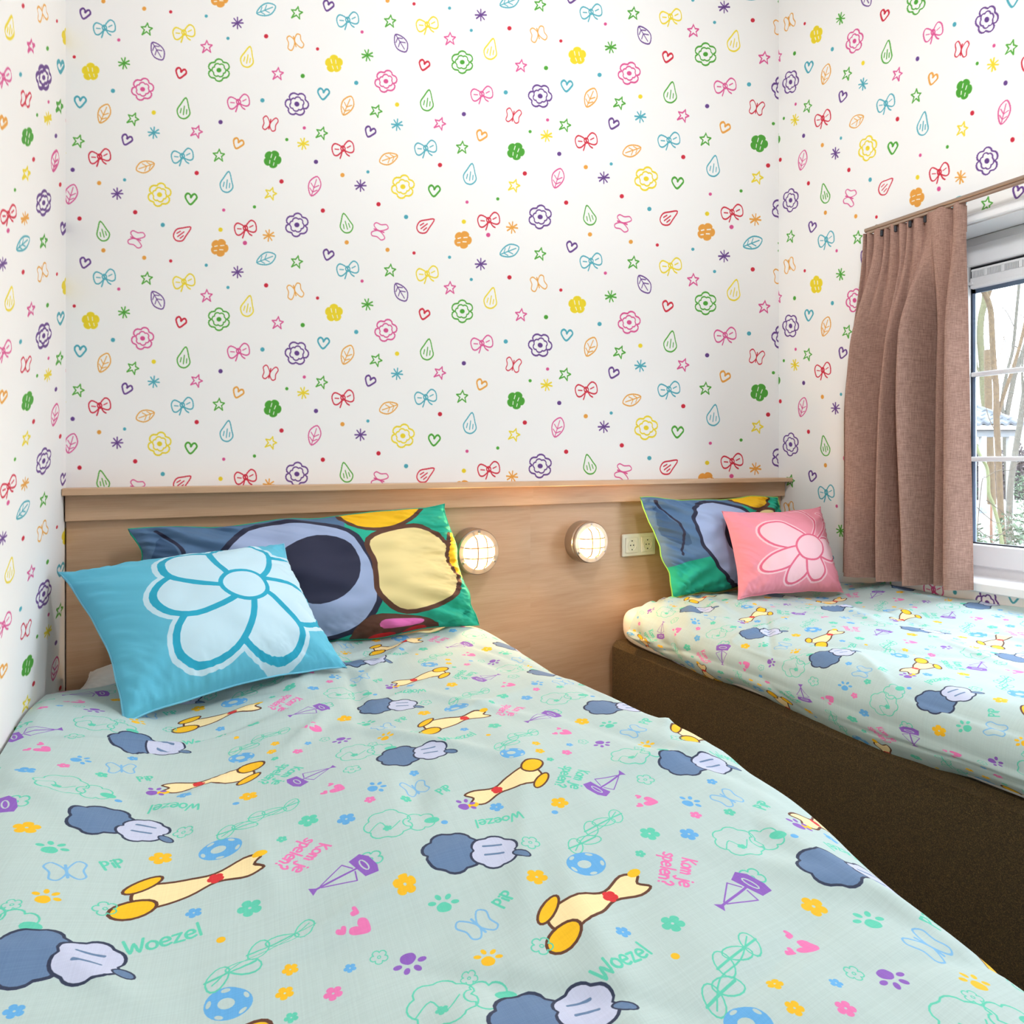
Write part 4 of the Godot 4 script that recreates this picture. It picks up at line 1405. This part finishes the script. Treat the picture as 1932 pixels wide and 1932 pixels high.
	# bare trees of the wood behind, thin branches against the sky
	var far := [[Vector3(20.2, 0, -11.2), "thin grey tree of the wood behind the pavilion's left post"], [Vector3(21.6, 0, -6.7), "thin grey tree of the wood right of the pavilion"], [Vector3(24.2, 0, -9.6), "thin grey tree farthest back over the pavilion roof"]]
	for q in far:
		var rr := RandomNumberGenerator.new()
		rr.seed = int(q[0].x * 10)
		var limbs := [[0.05, [q[0] + Vector3(0, -0.3, 0), q[0] + Vector3(0.05, 2, 0.03), q[0] + Vector3(-0.05, 4, 0), q[0] + Vector3(0.05, 6.5, 0.05)]]]
		for i in 12:
			var y := rr.randf_range(1.6, 5.5)
			var d := Vector3(rr.randf_range(-1, 1), 0.9, rr.randf_range(-1, 1)) * rr.randf_range(0.5, 1.1)
			var a: Vector3 = q[0] + Vector3(0, y, 0)
			limbs.append([0.012, [a, a + d * 0.5 + Vector3(0, 0.1, 0), a + d, a + d * 1.5 + Vector3(rr.randf_range(-0.3, 0.3), 0.4, 0)]])
		tree(q[1], "bare trees in the garden", grey, limbs)
	pavilion()


func pavilion() -> void:
	# an open garden shelter with a tiled hip roof on white posts
	var along := Vector3(0.877, 0, 0.48)              # its front runs to the right as seen from the window
	var back := Vector3(0.48, 0, -0.877)
	var origin := Vector3(16.2, -0.02, -5.45)
	var t := thing("garden_pavilion", "white open garden pavilion with a pale tiled hip roof and square posts", "pavilion", origin)
	t.basis = Basis(along, Vector3.UP, -back)
	var white := plain(Color8(150, 152, 154), 0.7)
	var tile_a := plain(Color8(82, 88, 94), 0.8)
	var tile_b := plain(Color8(58, 64, 72), 0.8)
	for p in [Vector3(0, 0, 0), Vector3(0.62, 0, 0), Vector3(-1.6, 0, 0), Vector3(0.62, 0, -2.2), Vector3(-1.6, 0, -2.2)]:
		var post := part("post", box_mesh(p + Vector3(-0.055, 0.12, -0.055), p + Vector3(0.055, 1.72, 0.055), 0.006), white, t)
		part("foot", box_mesh(p + Vector3(-0.06, 0.001, -0.06), p + Vector3(0.06, 0.12, 0.06), 0.006), mats.spacer, post)
	part("beam", box_mesh(Vector3(-1.75, 1.70, -0.05), Vector3(0.75, 1.86, 0.05), 0.006), plain(Color8(92, 96, 100), 0.7), t)
	part("beam", box_mesh(Vector3(-1.75, 1.70, -2.25), Vector3(0.75, 1.86, -2.15), 0.006), white, t)
	part("fascia", box_mesh(Vector3(-2.0, 1.86, 0.10), Vector3(0.85, 1.97, 0.14), 0.004), white, t)
	part("fascia", box_mesh(Vector3(0.82, 1.86, -2.4), Vector3(0.86, 1.97, 0.14), 0.004), white, t)
	# roof deck under the tiles
	var st := new_st()
	var e := [Vector3(-2.0, 1.96, 0.14), Vector3(0.86, 1.96, 0.14), Vector3(0.86, 1.96, -2.4), Vector3(-2.0, 1.96, -2.4)]
	var r0 := Vector3(-0.9, 2.62, -1.13)
	var r1 := Vector3(0.24, 2.62, -1.13)
	quad(st, e[0], e[1], r1, r0, Vector3(0, 1, 1))
	quad(st, e[2], e[3], r0, r1, Vector3(0, 1, -1))
	tri(st, e[1], e[2], r1, Vector3(1, 1, 0))
	tri(st, e[3], e[0], r0, Vector3(-1, 1, 0))
	quad(st, e[0], e[1], e[2], e[3], Vector3(0, -1, 0))
	var deck := part("roof", done(st), tile_b, t)
	# pantiles on the slope that faces the window, row by row
	var rows := 6
	for k in rows:
		var f0 := float(k) / rows
		var f1 := float(k + 1.12) / rows
		var n := 0
		var x := lerpf(-1.95, -0.9, f0)
		var x_end := lerpf(0.80, 0.22, f0)
		while x < x_end:
			var x2 := minf(x + 0.20, x_end)
			var prof := new_st()
			var lowp := func(q: float, f: float) -> Vector3: return Vector3(q, lerpf(1.97, 2.62, f) + 0.03 + 0.025 * sin((q - x) / 0.20 * TAU), lerpf(0.17, -1.13, f))
			for i in 4:
				var qa := lerpf(x, x2, i / 4.0)
				var qb := lerpf(x, x2, (i + 1) / 4.0)
				quad(prof, lowp.call(qa, f0) + Vector3(0, 0.02, 0), lowp.call(qb, f0) + Vector3(0, 0.02, 0), lowp.call(qb, minf(f1, 1.0)), lowp.call(qa, minf(f1, 1.0)), Vector3(0, 1, 0.5))
				quad(prof, lowp.call(qa, f0) + Vector3(0, 0.02, 0), lowp.call(qb, f0) + Vector3(0, 0.02, 0), lowp.call(qb, f0) - Vector3(0, 0.03, 0), lowp.call(qa, f0) - Vector3(0, 0.03, 0), Vector3(0, 0, 1))
			part("roof_tile", done(prof), tile_a if (k + n) % 3 else tile_b, deck)
			n += 1
			x += 0.20
	part("hip_cap", tube([Vector3(0.86, 1.99, 0.14), r1 + Vector3(0, 0.03, 0)], 0.05, 0.05, 10), tile_a, deck)
